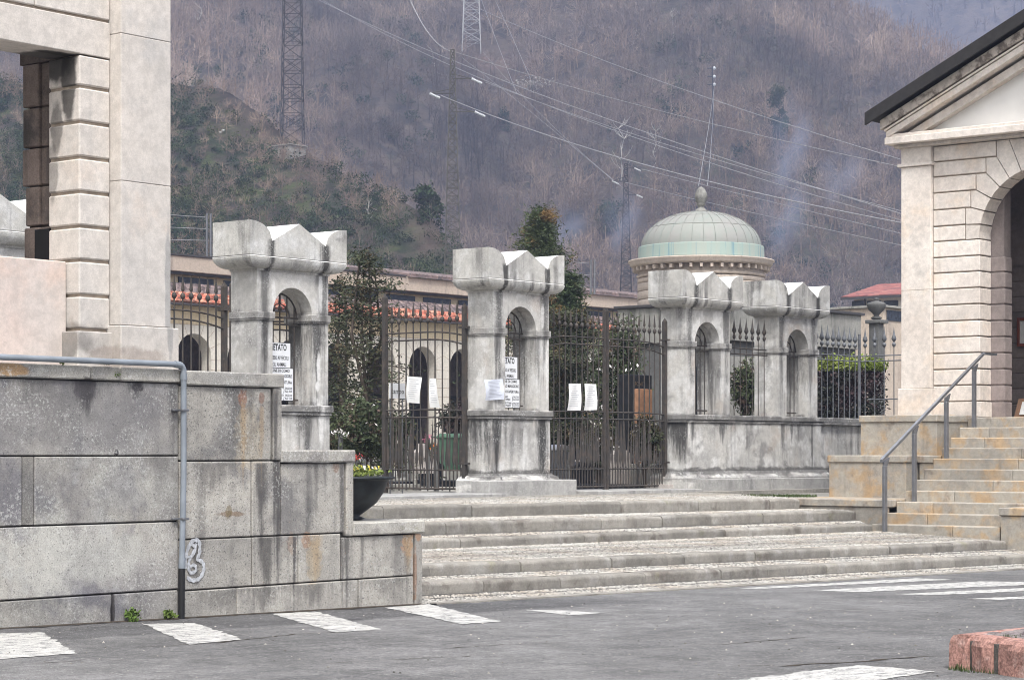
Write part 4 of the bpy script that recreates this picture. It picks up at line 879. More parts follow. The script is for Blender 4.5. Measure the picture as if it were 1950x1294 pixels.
mb=MB(); mb.add([(43.24,ya-.12,1.63),(43.24,ya-.8,1.63),(43.40,ya-.8,1.91),(43.40,ya-.12,1.91)],[(0,1,2,3)]); o=mb.build('sheet',M['paper'],b2); o.location.x-=.02
# ================= temple staircase =================
sc=thing('stone_staircase','ochre-stained stone staircase climbing to the right temple, twelve worn steps','staircase',(39,19.5,-.7))
Y0,Y1=18.27,20.85; n_s=11; z1s=-.56; rs=(1.54-z1s)/10.; tr=.375
for k in range(n_s):
    x=36.93+tr*k; z=z1s+rs*k; mb=MB(); xb=x+tr+.3 if k<n_s-1 else FX+.4
    cut=random.uniform(18.9,20.2); yl=Y1+.12 if k==0 else (Y1 if k<9 else Y1)
    for a,b_ in ((Y0+.003,cut),(cut+.004,yl)): mb.box(x,xb,a,b_,z-rs-.25,z,.018,1+random.uniform(-.13,.1))
    mb.build('stair_step',M['stair'],sc)
def pedestal(boxes,label,mats=None):
    x0,x1,y0,y1,z0,z1=boxes[0]
    t=thing('stair_pedestal',label,'pedestal',((x0+x1)/2,(y0+y1)/2,z0),'stone pedestals flanking the temple staircase')
    mb=MB(); 
    for b_ in boxes: mb.box(b_[0]+.03,b_[1],b_[2]+.03,b_[3]-.03,b_[4],b_[5]-.15,.01)
    mb.build('block',M['stair'],t); mb=MB()
    for b_ in boxes: mb.box(b_[0],b_[1]+.01,b_[2],b_[3],b_[5]-.147,b_[5],.016,1.06)
    mb.build('coping',M['stair'],t)
pedestal([(40.4,41.2,21.40,23.25,.5,1.60),(40.75,41.2,20.87,21.40,.5,1.585)],'highest stained pedestal left of the temple staircase, touching the pilaster plinth')
pedestal([(39.1,41.0,21.40,23.25,-.5,.76),(39.55,41.0,20.87,21.40,-.5,.75)],'middle stained pedestal left of the temple staircase')
pedestal([(37.35,39.7,20.87,23.35,-.9,-.10)],'lowest pale slab pedestal left of the temple staircase, beside the foot of the handrail')
pedestal([(36.85,39.7,15.8,18.26,-1.3,-.20)],'pale pedestal right of the temple staircase')
pedestal([(39.1,41.0,15.8,17.7,-.6,.76),(39.55,41.0,17.7,18.26,-.6,.75)],'middle pedestal right of the temple staircase')
pedestal([(40.4,41.2,15.8,17.7,.5,1.60),(40.75,41.2,17.7,18.26,.5,1.585)],'highest pedestal right of the temple staircase, partly hidden')
mb=MB()
for k in range(n_s): mb.box(37.0+tr*k,37.0+tr*(k+1)+.01,Y0+.01,Y1-.01,-1.2,z1s+rs*k-.05)
mb.build('stair_core',M['stair'],sc)
# handrail
hr=thing('stair_handrail','grey steel handrail on four flat posts climbing the temple staircase','handrail',(36.6,20.5,-.6))
wyh=20.62; posts=[(1685,995,876),(1741,930,815),(1802,868,754),(1855,808,697)]; tops=[]
for px,pb,pt in posts:
    rx,ry=ray(px); D=wyh/ry; x=D*rx; k=max(0,min(n_s-1,int(math.floor((x-36.93)/tr)))); zb_=z1s+rs*k if x>=36.93 else -.68
    ztp=CZ-(pt-HY)/F*D; mb=MB(); mb.box(x-.055,x+.055,wyh-.03,wyh+.03,zb_-.02,ztp-.11,.008); po_=mb.build('post',M['rail_steel'],hr)
    mb=MB(); mb.prism([(x-.05,ztp-.14),(x+.05,ztp-.14),(x+.16,ztp+.055),(x-.05,ztp-.035)],'y',wyh-.02,wyh+.02); mb.build('bracket',M['rail_steel'],po_); tops.append((x,ztp))
pa=at_y(1678,880,wyh); pb=at_y(1873,675,wyh); pc=at_y(1896,677,wyh)
mb=MB()
def flat(mb,a,b_,w,h):
    mb.add([(a[0],a[1]-w,a[2]),(a[0],a[1]+w,a[2]),(b_[0],b_[1]+w,b_[2]),(b_[0],b_[1]-w,b_[2]),(a[0],a[1]-w,a[2]+h),(a[0],a[1]+w,a[2]+h),(b_[0],b_[1]+w,b_[2]+h),(b_[0],b_[1]-w,b_[2]+h)],[(0,1,2,3),(4,7,6,5),(0,3,7,4),(1,5,6,2),(0,4,5,1),(3,2,6,7)])
flat(mb,pa,pb,.03,.05); flat(mb,pb,pc,.03,.045); mb.tube([pb,(pb[0],wyh,pb[2]+.05)],.05,8); ra_=mb.build('rail',M['rail_steel'],hr)
mb=MB(); flat(mb,(pa[0],wyh,pa[2]+.052),(pa[0]*.35+pb[0]*.65,wyh,pa[2]*.35+pb[2]*.65+.052),.024,.012); mb.build('worn_grip',M['rail_bright'],ra_)

# ================= traffic island =================
ti=thing('traffic_island','corner of a raised island edged in rough red granite blocks with dark cobbles, bottom right','traffic island',(16,8,-.9))
p0=on_road(1820,1272); C0=Vector((p0[0],p0[1],0)); e1=Vector((1,0.0,0)); e2=Vector((-.457,-.889,0)).normalized(); zr=lambda p: road_z(p.x)
HT=.28
def rough_block(mb,a,b_,th_,nrm,h,tone,j=.012):
    # block from a to b along edge, thickness th_ inward (nrm), irregular
    L_=(b_-a).length; m=5; vs=[]
    for i in range(m+1):
        p=a+(b_-a)*(i/m); z0=zr(p)
        e=.012 if i in (0,m) else 0
        for (o,z) in ((0+e,-.1),(0+e,h*.35),(0+e,h*.7),(.014+e,h-.04),(.045+e,h-.010),(th_*.6,h),(th_,h-.004),(th_,-.1)):
            jj=random.uniform(-j,j) if 0<z<h-.02 and o<.1 else random.uniform(-.003,.003)
            q=p+nrm*(o+jj); vs.append((q.x,q.y,z0+z))
    n=8; mb.add(vs,[(i*n+k,i*n+(k+1)%n,(i+1)*n+(k+1)%n,(i+1)*n+k) for i in range(m) for k in range(n)]+[tuple(range(n)),tuple(range(m*n,m*n+n))],tone)
n2=Vector((e2.y,-e2.x,0)); n2=n2 if n2.dot(e1)>0 else -n2; n1=Vector((0,-1,0))
mbs=MB(); s=.0; segs=[(.03,.15),(.20,.46),(.54,1.02),(1.09,1.6),(1.66,2.1),(2.16,2.7),(2.76,3.3)]
for a,b_ in segs: rough_block(mbs,C0+e2*a+e1*.0,C0+e2*b_,.2,n2,HT,random.uniform(.85,1.12))
s=-.05
while s<8: l=random.uniform(.5,.8); rough_block(mbs,C0+e1*(s+.015)+Vector((0,.06,0)),C0+e1*(s+l)+Vector((0,.06,0)),.2,n1,HT,random.uniform(.9,1.1)); s+=l+.03
mbs.build('kerb_block',M['redgranite'],ti)
mb=MB(); a=C0+e2*.05+n2*.03; vs=[a,C0+e2*3.3+n2*.03,C0+e2*3.3+e1*7,C0+e1*8+Vector((0,.02,0)),C0+e1*.1+Vector((0,.02,0))]
mb.add([(v.x,v.y,zr(v)+HT-.05) for v in vs]+[(v.x,v.y,zr(v)-.1) for v in vs],[(0,1,2,3,4)]+[(i,(i+1)%5,5+(i+1)%5,5+i) for i in range(5)]); mb.build('mortar_bed',M['mortar'],ti)
mb=MB(); 
for i in range(46):
    for j in range(38):
        x=C0.x-2.0+.115*i+(.05 if j%2 else 0); y=C0.y-.18-.095*j
        v=Vector((x,y,0))-C0; d2=v.dot(n2)
        if d2<.22 or y<C0.y-2.9: continue
        z=road_z(x)+HT-.045; a=random.uniform(-.01,.01)
        mb.box(x-.05+a,x+.05+a,y-.041,y+.041,z-.04,z+.04+random.uniform(-.01,.012),.014,random.uniform(.75,1.25))
mb.build('cobbles',M['darkcobble'],ti)['kind']='stuff'
tag(tuft('grass',(C0.x-.1,C0.y-.3,road_z(C0.x)),(.16,.3),260,.015,.06,M['grass'],None,.004),kind='stuff')
tag(tuft('grass',(C0.x+.12,C0.y-.5,road_z(C0.x)+HT-.03),(.1,.2),120,.01,.04,M['grass'],None,.004),kind='stuff')
# ================= weeds at the wall foot =================
def leafball(name,c,r,n,size,mat,parent=None,clus=0,tv=.35,up=.0):
    c=np.array(c);r=np.array(r)
    if clus:
        cc=RNG.normal(size=(clus,3)); cc/=np.linalg.norm(cc,axis=1)[:,None]; cc*=(RNG.random(clus)**(1/3))[:,None]*.85; k=RNG.integers(0,clus,n)
        q=cc[k]+RNG.normal(size=(n,3))*.2; tn=RNG.uniform(1-tv,1+tv,clus)[k]*RNG.uniform(.85,1.15,n)
    else:
        q=RNG.normal(size=(n,3)); q/=np.linalg.norm(q,axis=1)[:,None]; q*=(RNG.random(n)**(1/2.2))[:,None]; tn=RNG.uniform(1-tv,1+tv,n)
    p=c+q*r; u=RNG.normal(size=(n,3)); u/=np.linalg.norm(u,axis=1)[:,None]; w=RNG.normal(size=(n,3)); w-=u*(w*u).sum(1)[:,None]; w/=np.linalg.norm(w,axis=1)[:,None]
    s=size*RNG.uniform(.6,1.4,n)[:,None]; V=np.stack([p-u*s,p-w*s*.45,p+u*s,p+w*s*.45],1)
    return quads_mesh(name,V,tn,mat,parent)
for px,py,r,lab in ((252,1172,.10,'leafy green weed at the foot of the granite wall, left of the pipe'),(322,1170,.06,'small leafy weed at the foot of the pipe')):
    p=at_y(px,py,WY-.07); t=thing('weed',lab,'weed',(p[0],p[1],road_z(p[0])),'weeds growing at the wall foot')
    leafball('foliage',(p[0],p[1],p[2]+.0),(r,.06,r*.95),160,.026,M['leafgreen'],t,12,.3); mb=MB()
    for k in range(5): a=k*1.3; mb.tube([(p[0],p[1],road_z(p[0])),(p[0]+r*.5*math.cos(a),p[1]-.02,p[2]+r*.3)],.004,4)
    mb.build('stem',M['leafgreen'],t)
for px,py,r in ((222,712,.03),(118,690,.02),(204,690,.03)):
    p=at_y(px,py,WY-.03); t=thing('moss_tuft','small moss tuft in the coping joint '+{222:'above the dark stain',118:'below the parapet end',204:'below the pier'}[px],'moss',p,'moss tufts on the coping'); leafball('foliage',p,(r*1.6,.03,r),60,.012,M['leafgreen'],t)
# ================= bowl planter =================
pl=thing('bowl_planter','dark bowl planter of yellow and white pansies on the lowest wall coping','planter',(18.45,WY+.62,.04))
pc_=at_y(668,985,WY+.62); cx_,cyy=pc_[0],WY+.62
mb=MB(); mb.lathe([(.10,0),(.17,.02),(.10,.05),(.17,.10),(.30,.20),(.39,.33),(.435,.45),(.45,.475),(.515,.48),(.515,.505),(.45,.51),(.41,.46),(.05,.40)],(cx_,cyy,.042),40); bo_=mb.build('bowl',M['bronze_dark'],pl)
mb=MB(); mb.lathe([(.39,.45),(.2,.49),(.02,.50)],(cx_,cyy,.04),24); mb.build('soil',M['soil'],bo_)
leafball('foliage',(cx_,cyy,.60),(.38,.38,.07),900,.025,M['leafgreen'],pl,40,.3)
for nm,mm,nn in (('yellow','yellow',26),('white','blossom',10)):
    for k in range(nn):
        a=random.uniform(0,6.28); rr=random.uniform(.1,.36); c=(cx_+rr*math.cos(a),cyy+rr*math.sin(a),.63+random.uniform(-.01,.04)); mb=MB()
        for q in range(5):
            b_=q*1.257+a; u=Vector((math.cos(b_),math.sin(b_)*.6,.8*math.sin(b_))).normalized()*.018; w=Vector((-math.sin(b_),math.cos(b_),.3)).normalized()*.012; cv=Vector(c); mb.add([cv,cv+u+w,cv+u*1.2,cv+u-w],[(0,1,2,3)])
        mb.build('pansy',M[mm],pl)
# ================= arcade building behind the gates =================
ar=thing('arcade_building','long ochre cemetery arcade with round arches, red tiled roof and a taller storey behind','building',(75,67.5,0))
AY=67.5; C_=[62.2+2.9*i for i in range(-6,14)]; xa0,xa1=C_[0]-1.45,C_[-1]+1.45; AH=.98; zsA=4.78
mb=MB()
for c in C_:
    mb.prism([(c-1.45,-.2),(c-AH,-.2)]+arcpts(c,zsA,AH,math.pi,0,14)+[(c+AH,-.2),(c+1.45,-.2),(c+1.45,6.12),(c-1.45,6.12)],'y',AY,AY+.6)
aw_=mb.build('arcade_wall',M['creamstone'],ar)
mb=MB(); mb.box(xa0,xa1,AY+.02,AY+.6,6.124,6.95); mb.build('upper_band',M['ochre'],ar)
# voussoir joints cut as thin dark strips set in the face
mb=MB()
for c in C_:
    for z in (3.0,3.42,3.84,4.26,4.68): 
        for s in (-1,1): mb.box(c+s*AH,c+s*1.45,AY-.004,AY+.01,z-.012,z+.012)
    for k in range(1,8):
        a=math.pi*k/8; p=Vector((math.cos(a),math.sin(a))); q=Vector((-p.y,p.x))*.012; L_=1.42 if abs(p.x)<.9 else 1.45
        r0,r1=AH,min(1.44/max(abs(p.x),.01),1.62)
        if zsA+r1*p.y>6.1: r1=(6.1-zsA)/p.y
        mb.add([(c+p.x*r0+q.x,AY-.004,zsA+p.y*r0+q.y),(c+p.x*r1+q.x,AY-.004,zsA+p.y*r1+q.y),(c+p.x*r1-q.x,AY-.004,zsA+p.y*r1-q.y),(c+p.x*r0-q.x,AY-.004,zsA+p.y*r0-q.y)],[(0,1,2,3)])
mb.box(xa0,xa1,AY-.004,AY+.01,6.11,6.135); mb.build('masonry_joint',M['joint'],aw_)
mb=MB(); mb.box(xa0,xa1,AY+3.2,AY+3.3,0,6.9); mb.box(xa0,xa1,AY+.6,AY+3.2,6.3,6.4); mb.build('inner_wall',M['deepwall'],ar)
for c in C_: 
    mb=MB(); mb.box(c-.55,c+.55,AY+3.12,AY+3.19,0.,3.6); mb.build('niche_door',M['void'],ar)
mb=MB(); zr_=lambda y: 7.0+(y-67.0)*.235
x=xa0
# eave tile rolls: real half-round tiles, rows stepped
rows=13; pitch=.36
def tile_roof(mb,x0,x1,y0,y1,z0,z1,nr,p=.36,r=.115):
    nx=int((x1-x0)/p)
    for j in range(nr):
        ya=y0+(y1-y0)*j/nr; yb=y0+(y1-y0)*(j+1)/nr+.06; za=z0+(z1-z0)*j/nr+.03; zb2=z0+(z1-z0)*(j+1)/nr
        for i in range(nx):
            xx=x0+p*(i+.5)+random.uniform(-.015,.015); t=random.uniform(.7,1.25); vs=[]
            for (y,z,rr) in ((ya,za+.02,r*1.1),(yb,zb2,r*.95)):
                for k in range(5): a=math.pi*k/4; vs.append((xx+rr*math.cos(a),y,z+rr*.8*math.sin(a)))
            mb.add(vs,[(k,k+1,6+k,5+k) for k in range(4)]+[(0,1,2,3,4)],t,False)
    mb.add([(x0,y0+.05,z0-.03),(x1,y0+.05,z0-.03),(x1,y1,z1-.03),(x0,y1,z1-.03)],[(0,1,2,3)],.35)
tile_roof(mb,xa0,xa1,66.95,69.3,7.0,7.55,7); mb.build('lower_roof',M['tile'],ar)
mb=MB(); tile_roof(mb,xa0,xa1,69.3,72.05,7.57,8.22,7); mb.build('upper_roof_slope',M['tileold'],ar)
mb=MB(); mb.box(xa0,xa1,66.98,67.5,6.90,6.97); mb.build('eave_gutter',M['gutter'],ar)
x0U,x1U=40.,116.
mb=MB(); mb.box(x0U,x1U,72.4,80,0,8.75); cw_=mb.build('clerestory_wall',M['ochre'],ar)
xs=52.
while xs<112:
    mb=MB(); mb.box(xs,xs+2.1,72.33,72.39,8.27,8.6); f_=mb.build('window',M['glass'],cw_); xs+=2.75
mb=MB(); mb.box(x0U,x1U,72.05,72.38,8.70,8.80,0,.8); mb.build('soffit_gutter',M['gutter'],ar)
mb=MB(); mb.box(x0U,x1U,71.95,80,8.80,9.5,.03); mb.build('parapet_band',M['fascia'],ar)
mb=MB(); mb.box(x0U,80.5,71.9,80,9.5,9.58); mb.build('flat_roof_edge',M['gutter'],ar)
mb=MB(); mb.prism([(71.8,9.5),(80,10.6),(80,10.72),(71.8,9.6)],'x',80.6,x1U)
xx=80.7
while xx<x1U: mb.tube([(xx,71.8,9.63),(xx,80,10.75)],.07,5); xx+=.3
mb.build('ribbed_roof',M['tileold'],ar)
# fence posts and wires above the arcade
for px,py0,py1,lab in ((397,406,487,'grey steel post with wires above the arcade roof, left of the streaked pillar'),(1128,494,540,'grey steel post above the arcade roof, left of the green dome')):
    D=104.; t=thing('wire_post',lab,'post',at_D(px,py1+15,D),'steel wire posts above the arcade')
    for dx in (-3,4): mb=MB(); mb.tube([at_D(px+dx,py1+20,D),at_D(px+dx,py0,D)],.055,6); mb.build('upright',M['rail_steel'],t)
    for k in range(3): mb=MB(); mb.tube([at_D(px,py0+8+k*22,D),at_D(px-90,py0+2+k*24,D+3)],.018,4); mb.build('wire',M['cable'],t)
# ================= rotunda =================
ro=thing('domed_rotunda','round peach-stone rotunda with ribbed copper dome, bright verdigris band and stone finial','rotunda',(*at_D(1335,858,88.)[:2],0))
RD=88.; kx=RD/F; c=at_D(1335,858,RD); cxr,cyr=c[0],c[1]; zz=lambda py: CZ-(py-HY)*kx
rb=120*kx
mb=MB(); prof=[]; zb0=zz(472); ztp=zz(403); Rd=114*kx
for i in range(17): a=i/16*math.pi/2; prof.append((max(Rd*math.cos(a),.16),zb0+(ztp-zb0)*math.sin(a)))
mb.lathe(prof,(cxr,cyr,0),64)
do_=mb.build('dome',M['copper'],ro)
mb=MB()
for k in range(32):
    a=2*math.pi*k/32+.05
    mb.tube([(cxr+(r+.01)*math.cos(a),cyr+(r+.01)*math.sin(a),z+.01) for r,z in prof[:-1]],.008,4)
for i in (6,10): r,z=prof[i]; mb.tube([(cxr+(r+.012)*math.cos(b_*math.pi/24),cyr+(r+.012)*math.sin(b_*math.pi/24),z) for b_ in range(49)],.010,4)
mb.build('dome_seam',M['copper'],do_)
mb=MB(); mb.lathe([(rb-.1,zz(497)),(rb+.03,zz(497)),(rb,zz(494)),(rb-.01,zz(473)),(rb-.03,zz(471)),(Rd-.1,zz(470))],(cxr,cyr,0),64); mb.build('copper_band',M['verdi'],ro)
mb=MB(); mb.lathe([(2.4,zz(497)),(2.96,zz(497.5)),(2.97,zz(500)),(2.88,zz(503)),(2.90,zz(505)),(2.82,zz(509)),(2.5,zz(510))],(cxr,cyr,0),64); cn_=mb.build('cornice',M['drum'],ro)
for k in range(42):
    a=2*math.pi*k/42; mb=MB(); ca_,sa_=math.cos(a),math.sin(a)
    P_=[]
    for z in (zz(518),zz(511)):
        for rr,w in ((2.5,.055),(2.78,.055)):
            for s in (-1,1): P_.append((cxr+rr*ca_-s*w*sa_,cyr+rr*sa_+s*w*ca_,z))
    mb.add(P_,[(0,1,3,2),(4,6,7,5),(0,2,6,4),(1,5,7,3),(2,3,7,6)]); mb.build('bracket',M['drum'],cn_)
mb=MB(); mb.lathe([(2.4,zz(530)),(2.56,zz(530)),(2.64,zz(526)),(2.52,zz(524)),(2.52,zz(509)),(2.4,zz(509))],(cxr,cyr,0),64); mb.build('frieze',M['drum'],ro)
mb=MB(); z=-.2
while z<zz(531): z1_=min(z+.34,zz(531)); mb.lathe([(2.4,z+.01),(2.56,z+.01),(2.58,z+.03),(2.58,z1_-.03),(2.56,z1_-.01),(2.4,z1_-.01)],(cxr,cyr,0),64,1+random.uniform(-.04,.04)); z=z1_
mb.lathe([(2.53,-.2),(2.53,zz(532))],(cxr,cyr,0),48,.7); mb.build('drum',M['drum'],ro)
mb=MB(); s_=kx
mb.lathe([(.24,zz(405)),(.22,zz(399)),(.13,zz(396)),(.12,zz(392)),(.20,zz(390)),(.15,zz(387)),(.22,zz(384)),(.24,zz(374)),(.26,zz(370)),(.22,zz(366)),(.17,zz(361)),(.11,zz(358)),(.02,zz(355.5))],(cxr,cyr,0),16)
for k in range(8): a=k*math.pi/4; mb.lathe([(.02,-.14),(.06,-.08),(.065,.06),(.02,.12)],(cxr+.2*math.cos(a),cyr+.2*math.sin(a),zz(374)),6)
mb.build('finial',M['concrete'],ro)
# ================= concrete tomb buildings, house =================
def box_building(name,label,cat,x0,x1,y0,y1,bands,roof=None,group=None):
    t=thing(name,label,cat,((x0+x1)/2,(y0+y1)/2,0),group)
    for nm,mt,z0,z1,g in bands: mb=MB(); mb.box(x0-g,x1+g,y0-g,y1+g,z0,z1,.01); mb.build(nm,M[mt],t)
    return t
D1=62.; pL=at_D(1392,858,D1); 
wy1=31.5; a=at_y(1392,586,wy1); b_=at_y(1629,551,wy1)
t=box_building('concrete_mausoleum','weathered concrete mausoleum block behind the last two pillars','mausoleum',a[0],b_[0],wy1,wy1+3.5,[('lower_wall','darkconc',0,3.75,0),('upper_wall','concrete',3.752,4.72,.12),('roof_slab','gutter',4.722,4.80,.2)])
mb=MB(); xq=at_y(1580,650,wy1)[0]; mb.box(xq-.45,xq-.05,wy1-.02,wy1+.05,0,3.6); mb.build('opening',M['void'],t)
mb=MB(); xq=at_y(1400,650,wy1)[0]; mb.box(xq-.3,xq+1.3,wy1-.04,wy1+.05,.0,3.35); mb.build('light_panel',M['concrete'],t)
ho=thing('red_roofed_house','white house with dull red roof beyond the cemetery, left of the temple','house',(*at_D(1690,858,150.)[:2],0))
hx=133.; a=at_x(1626,600,hx); b_=at_x(1790,600,hx); zE=at_x(1670,566,hx)[2]; zR=at_x(1670,541,hx+4.5)[2]
mb=MB(); mb.box(hx,hx+9,b_[1],a[1],0,zE); mb.build('wall',M['creamstone'],ho)
mb=MB(); mb.prism([(hx-.7,zE-.05),(hx+4.5,zR-.15),(hx+9.7,zE-.05),(hx+9.7,zE+.12),(hx+4.5,zR),(hx-.7,zE+.12)],'y',b_[1]-.6,a[1]+.6); rf_=mb.build('roof',M['tilered'],ho)
mb=MB(); mb.box(hx-.82,hx-.7,b_[1]-.6,a[1]+.6,zE-.12,zE+.05); mb.build('gutter',M['gutter'],rf_)
for px in (1636,1664,1697): p=at_x(px,575,hx); mb=MB(); mb.box(hx-.05,hx+.02,p[1]-.55,p[1]+.55,p[2]-1.0,p[2]+.1,.02); w_=mb.build('window',M['glass'],ho)
mb=MB(); p=at_x(1648,575,hx); mb.tube([(hx-.1,p[1],0),(hx-.1,p[1],zE)],.07,6); mb.build('downpipe',M['gutter'],ho)
sh=thing('low_tiled_lodge','low lodge with orange tiled roof seen over the spear fence','lodge',(*at_D(1660,858,95.)[:2],0)); ly=50.
a=at_y(1634,610,ly); zE=at_y(1650,632,ly)[2]; mb=MB(); mb.box(a[0],a[0]+6,ly,ly+6,0,zE); mb.build('wall',M['ochre'],sh)
mb=MB(); tile_roof(mb,a[0]-.3,a[0]+6.3,ly-.4,ly+3,zE,at_y(1650,600,ly+3)[2],8,.3,.1); mb.build('roof',M['tile'],sh)
cb=thing('grave_chapel','small pale grave chapel with dark square panel beside the urn','chapel',(*at_D(1712,858,78.)[:2],0)); qy=38.
a=at_y(1683,585,qy); zT=a[2]; mb=MB(); mb.box(a[0],a[0]+2.6,qy,qy+2.5,0,zT,.02); mb.build('wall',M['fascia'],cb)
mb=MB(); mb.box(a[0]-.12,a[0]+2.7,qy-.12,qy+2.6,zT,zT+.08,.01); mb.build('roof_slab',M['concrete'],cb); mb=MB(); p=at_y(1688,590,qy); q=at_y(1712,612,qy); mb.box(p[0],q[0]+.2,qy-.03,qy+.02,q[2],p[2]); mb.build('panel',M['glass'],cb)
ur=thing('stone_urn','dark stone urn on a tall square pier behind the spear fence','urn',(*at_D(1669,858,60.)[:2],0)); UD=60.; ku=UD/F; c=at_D(1669,858,UD); zu=lambda py: CZ-(py-HY)*ku
mb=MB(); mb.lathe([(.10,zu(608)),(.17,zu(606)),(.07,zu(601)),(.10,zu(597)),(.22,zu(590)),(.265,zu(581)),(.265,zu(578)),(.2,zu(576)),(.08,zu(573)),(.05,zu(571)),(.09,zu(569.5)),(.02,zu(567))],(c[0],c[1],0),20); mb.build('vase',M['darkconc'],ur)
mb=MB(); mb.box(c[0]-.15,c[0]+.15,c[1]-.15,c[1]+.15,0,zu(616),.01); mb.box(c[0]-.22,c[0]+.26,c[1]-.24,c[1]+.24,zu(616),zu(609),.015); mb.build('pier',M['darkconc'],ur)
# ================= cemetery things behind the gates =================
bn=thing('wheelie_bin','green lidded refuse bin behind the open gate leaf','bin',(0,0,0)); BD=46.; kb=BD/F; c=at_D(858,895,BD); x,y=c[0],c[1]; zf=CZ-(896-HY)*kb; bn.location=(x,y,zf)
mb=MB(); loft(mb,[(x-.15,x+.15,y-.15,y+.15,zf+.03),(x-.2,x+.2,y-.2,y+.2,zf+.68)]); bb_=mb.build('body',M['binplastic'],bn)
mb=MB(); mb.box(x-.225,x+.225,y-.225,y+.225,zf+.68,zf+.74,.02); loft(mb,[(x-.21,x+.21,y-.21,y+.21,zf+.741),(x-.17,x+.17,y-.17,y+.17,zf+.79)]); mb.tube([(x-.25,y+.32,zf+.72),(x+.25,y+.32,zf+.72)],.02,6); mb.build('lid',M['binplastic'],bn)
for dx in (-.15,.15): mb=MB(); mb.prism([(y+.12+.08*math.cos(a),zf+.08+.08*math.sin(a)) for a in [k*math.pi/6 for k in range(12)]],'x',x+dx-.025,x+dx+.025); mb.build('wheel',M['black'],bb_)
gd=52.; kg=gd/F; c=at_D(814,893,gd); zg=c[2]; gs=thing('inscribed_gravestone','rough pale gravestone with faded dark lettering behind the open gate leaf','gravestone',c)
mb=MB(); mb.prism([(c[0]-.32,zg-.1),(c[0]+.42,zg-.1),(c[0]+.42,zg+.36),(c[0]+.30,zg+.40),(c[0]+.2,zg+.60),(c[0]-.12,zg+.62),(c[0]-.18,zg+.48),(c[0]-.32,zg+.40)],'y',c[1],c[1]+.22); mb.build('stone',M['gravestone'],gs)
text('lettering','A 93° 70',.15,(c[0]-.26,c[1]-.006,zg+.18),(R(90),0,0),M['ink'],gs,.8,'LEFT',0)
# "campo" board
p0=at_D(742,758,44.); t=thing('campo_board','white board lettered campo behind the open gate leaf','sign',p0); mb=MB(); q=at_D(776,729,44.)
mb.box(p0[0],p0[0]+.47,p0[1],p0[1]+.02,p0[2],q[2],.003); mb.build('panel',M['sign'],t); text('lettering','campo',.15,(p0[0]+.05,p0[1]-.004,p0[2]+.10),(R(90),0,0),M['ink'],t,.95,'LEFT',0)
mb=MB(); 
for dx in (.05,.42): mb.tube([(p0[0]+dx,p0[1]+.03,-.05),(p0[0]+dx,p0[1]+.03,q[2])],.015,6)
mb.build('post',M['rail_steel'],t)
# black monument with bronze group
mD=50.; km=mD/F; A=at_D(1196,712,mD); t=thing('black_granite_monument','black polished granite family monument with orange stone panel behind the closed gate','monument',(A[0]+.5,A[1],0)); 
mb=MB(); mb.box(A[0],A[0]+.95,A[1],A[1]+.3,-.05,A[2],.01); mb.build('slab',M['graniteblack'],t); text('lettering','FONTI',.13,(A[0]+.26,A[1]-.004,A[2]-.26),(R(90),0,0),M['bronze'],t,1.,'LEFT',0)
P_=at_D(1216,740,mD-.4); mb=MB(); mb.box(P_[0],P_[0]+.55,P_[1],P_[1]+.12,.0,P_[2],.01); mb.build('stone_panel',M['orange_panel'],t)
# small bronze figures: a skinned kneeling figure group
def figure(name,label,cat,joints,edges,radii,mat,loc,grp=None,sub=1):
    me=bpy.data.meshes.new(name); me.from_pydata([tuple(Vector(j)) for j in joints],edges,[]); o=link(name,me); md=o.modifiers.new('skin','SKIN'); 
    for v,r in zip(me.skin_vertices[0].data,radii): v.radius=(r,r)
    me.skin_vertices[0].data[0].use_root=True
    s=o.modifiers.new('sub','SUBSURF'); s.levels=sub; s.render_levels=sub
    dg=bpy.context.evaluated_depsgraph_get(); m2=bpy.data.meshes.new_from_object(o.evaluated_get(dg)); bpy.data.objects.remove(o)
    m2.attributes.new('tone','FLOAT','FACE').data.foreach_set('value',np.ones(len(m2.polygons),np.float32)); m2.materials.clear(); m2.materials.append(mat)
    for p in m2.polygons: p.use_smooth=True
    o=link(name,m2,None,loc); tag(o,label,cat,grp); return o
J=[(0,0,.45),(0,0,.62),(0,-.02,.80),(0,-.03,.88),(0,-.05,.96),(0,-.05,1.03),(.12,0,.78),(.2,-.1,.62),(.14,-.2,.52),(-.12,0,.78),(-.2,-.12,.66),(-.12,-.24,.72),(.09,-.02,.42),(.14,-.22,.36),(.15,-.1,.08),(-.09,-.02,.42),(-.13,-.12,.14),(-.13,.16,.08)]
E=[(0,1),(1,2),(2,3),(3,4),(4,5),(2,6),(6,7),(7,8),(2,9),(9,10),(10,11),(0,12),(12,13),(13,14),(0,15),(15,16),(16,17)]
Rr_=[.1,.09,.11,.045,.07,.05,.055,.045,.03,.055,.045,.03,.085,.065,.04,.085,.06,.04]
q=at_D(1234,805,mD-1.2); figure('bronze_statue','small bronze kneeling statue in front of the orange stone panel','statue',J,E,[r*.9 for r in Rr_],M['bronze'],(q[0],q[1],.55))
mb=MB(); mb.box(q[0]-.35,q[0]+.35,q[1]-.35,q[1]+.35,-.05,.56,.02); o=mb.build('statue_plinth',M['concrete']); tag(o,'concrete plinth carrying the bronze kneeling statue','plinth')
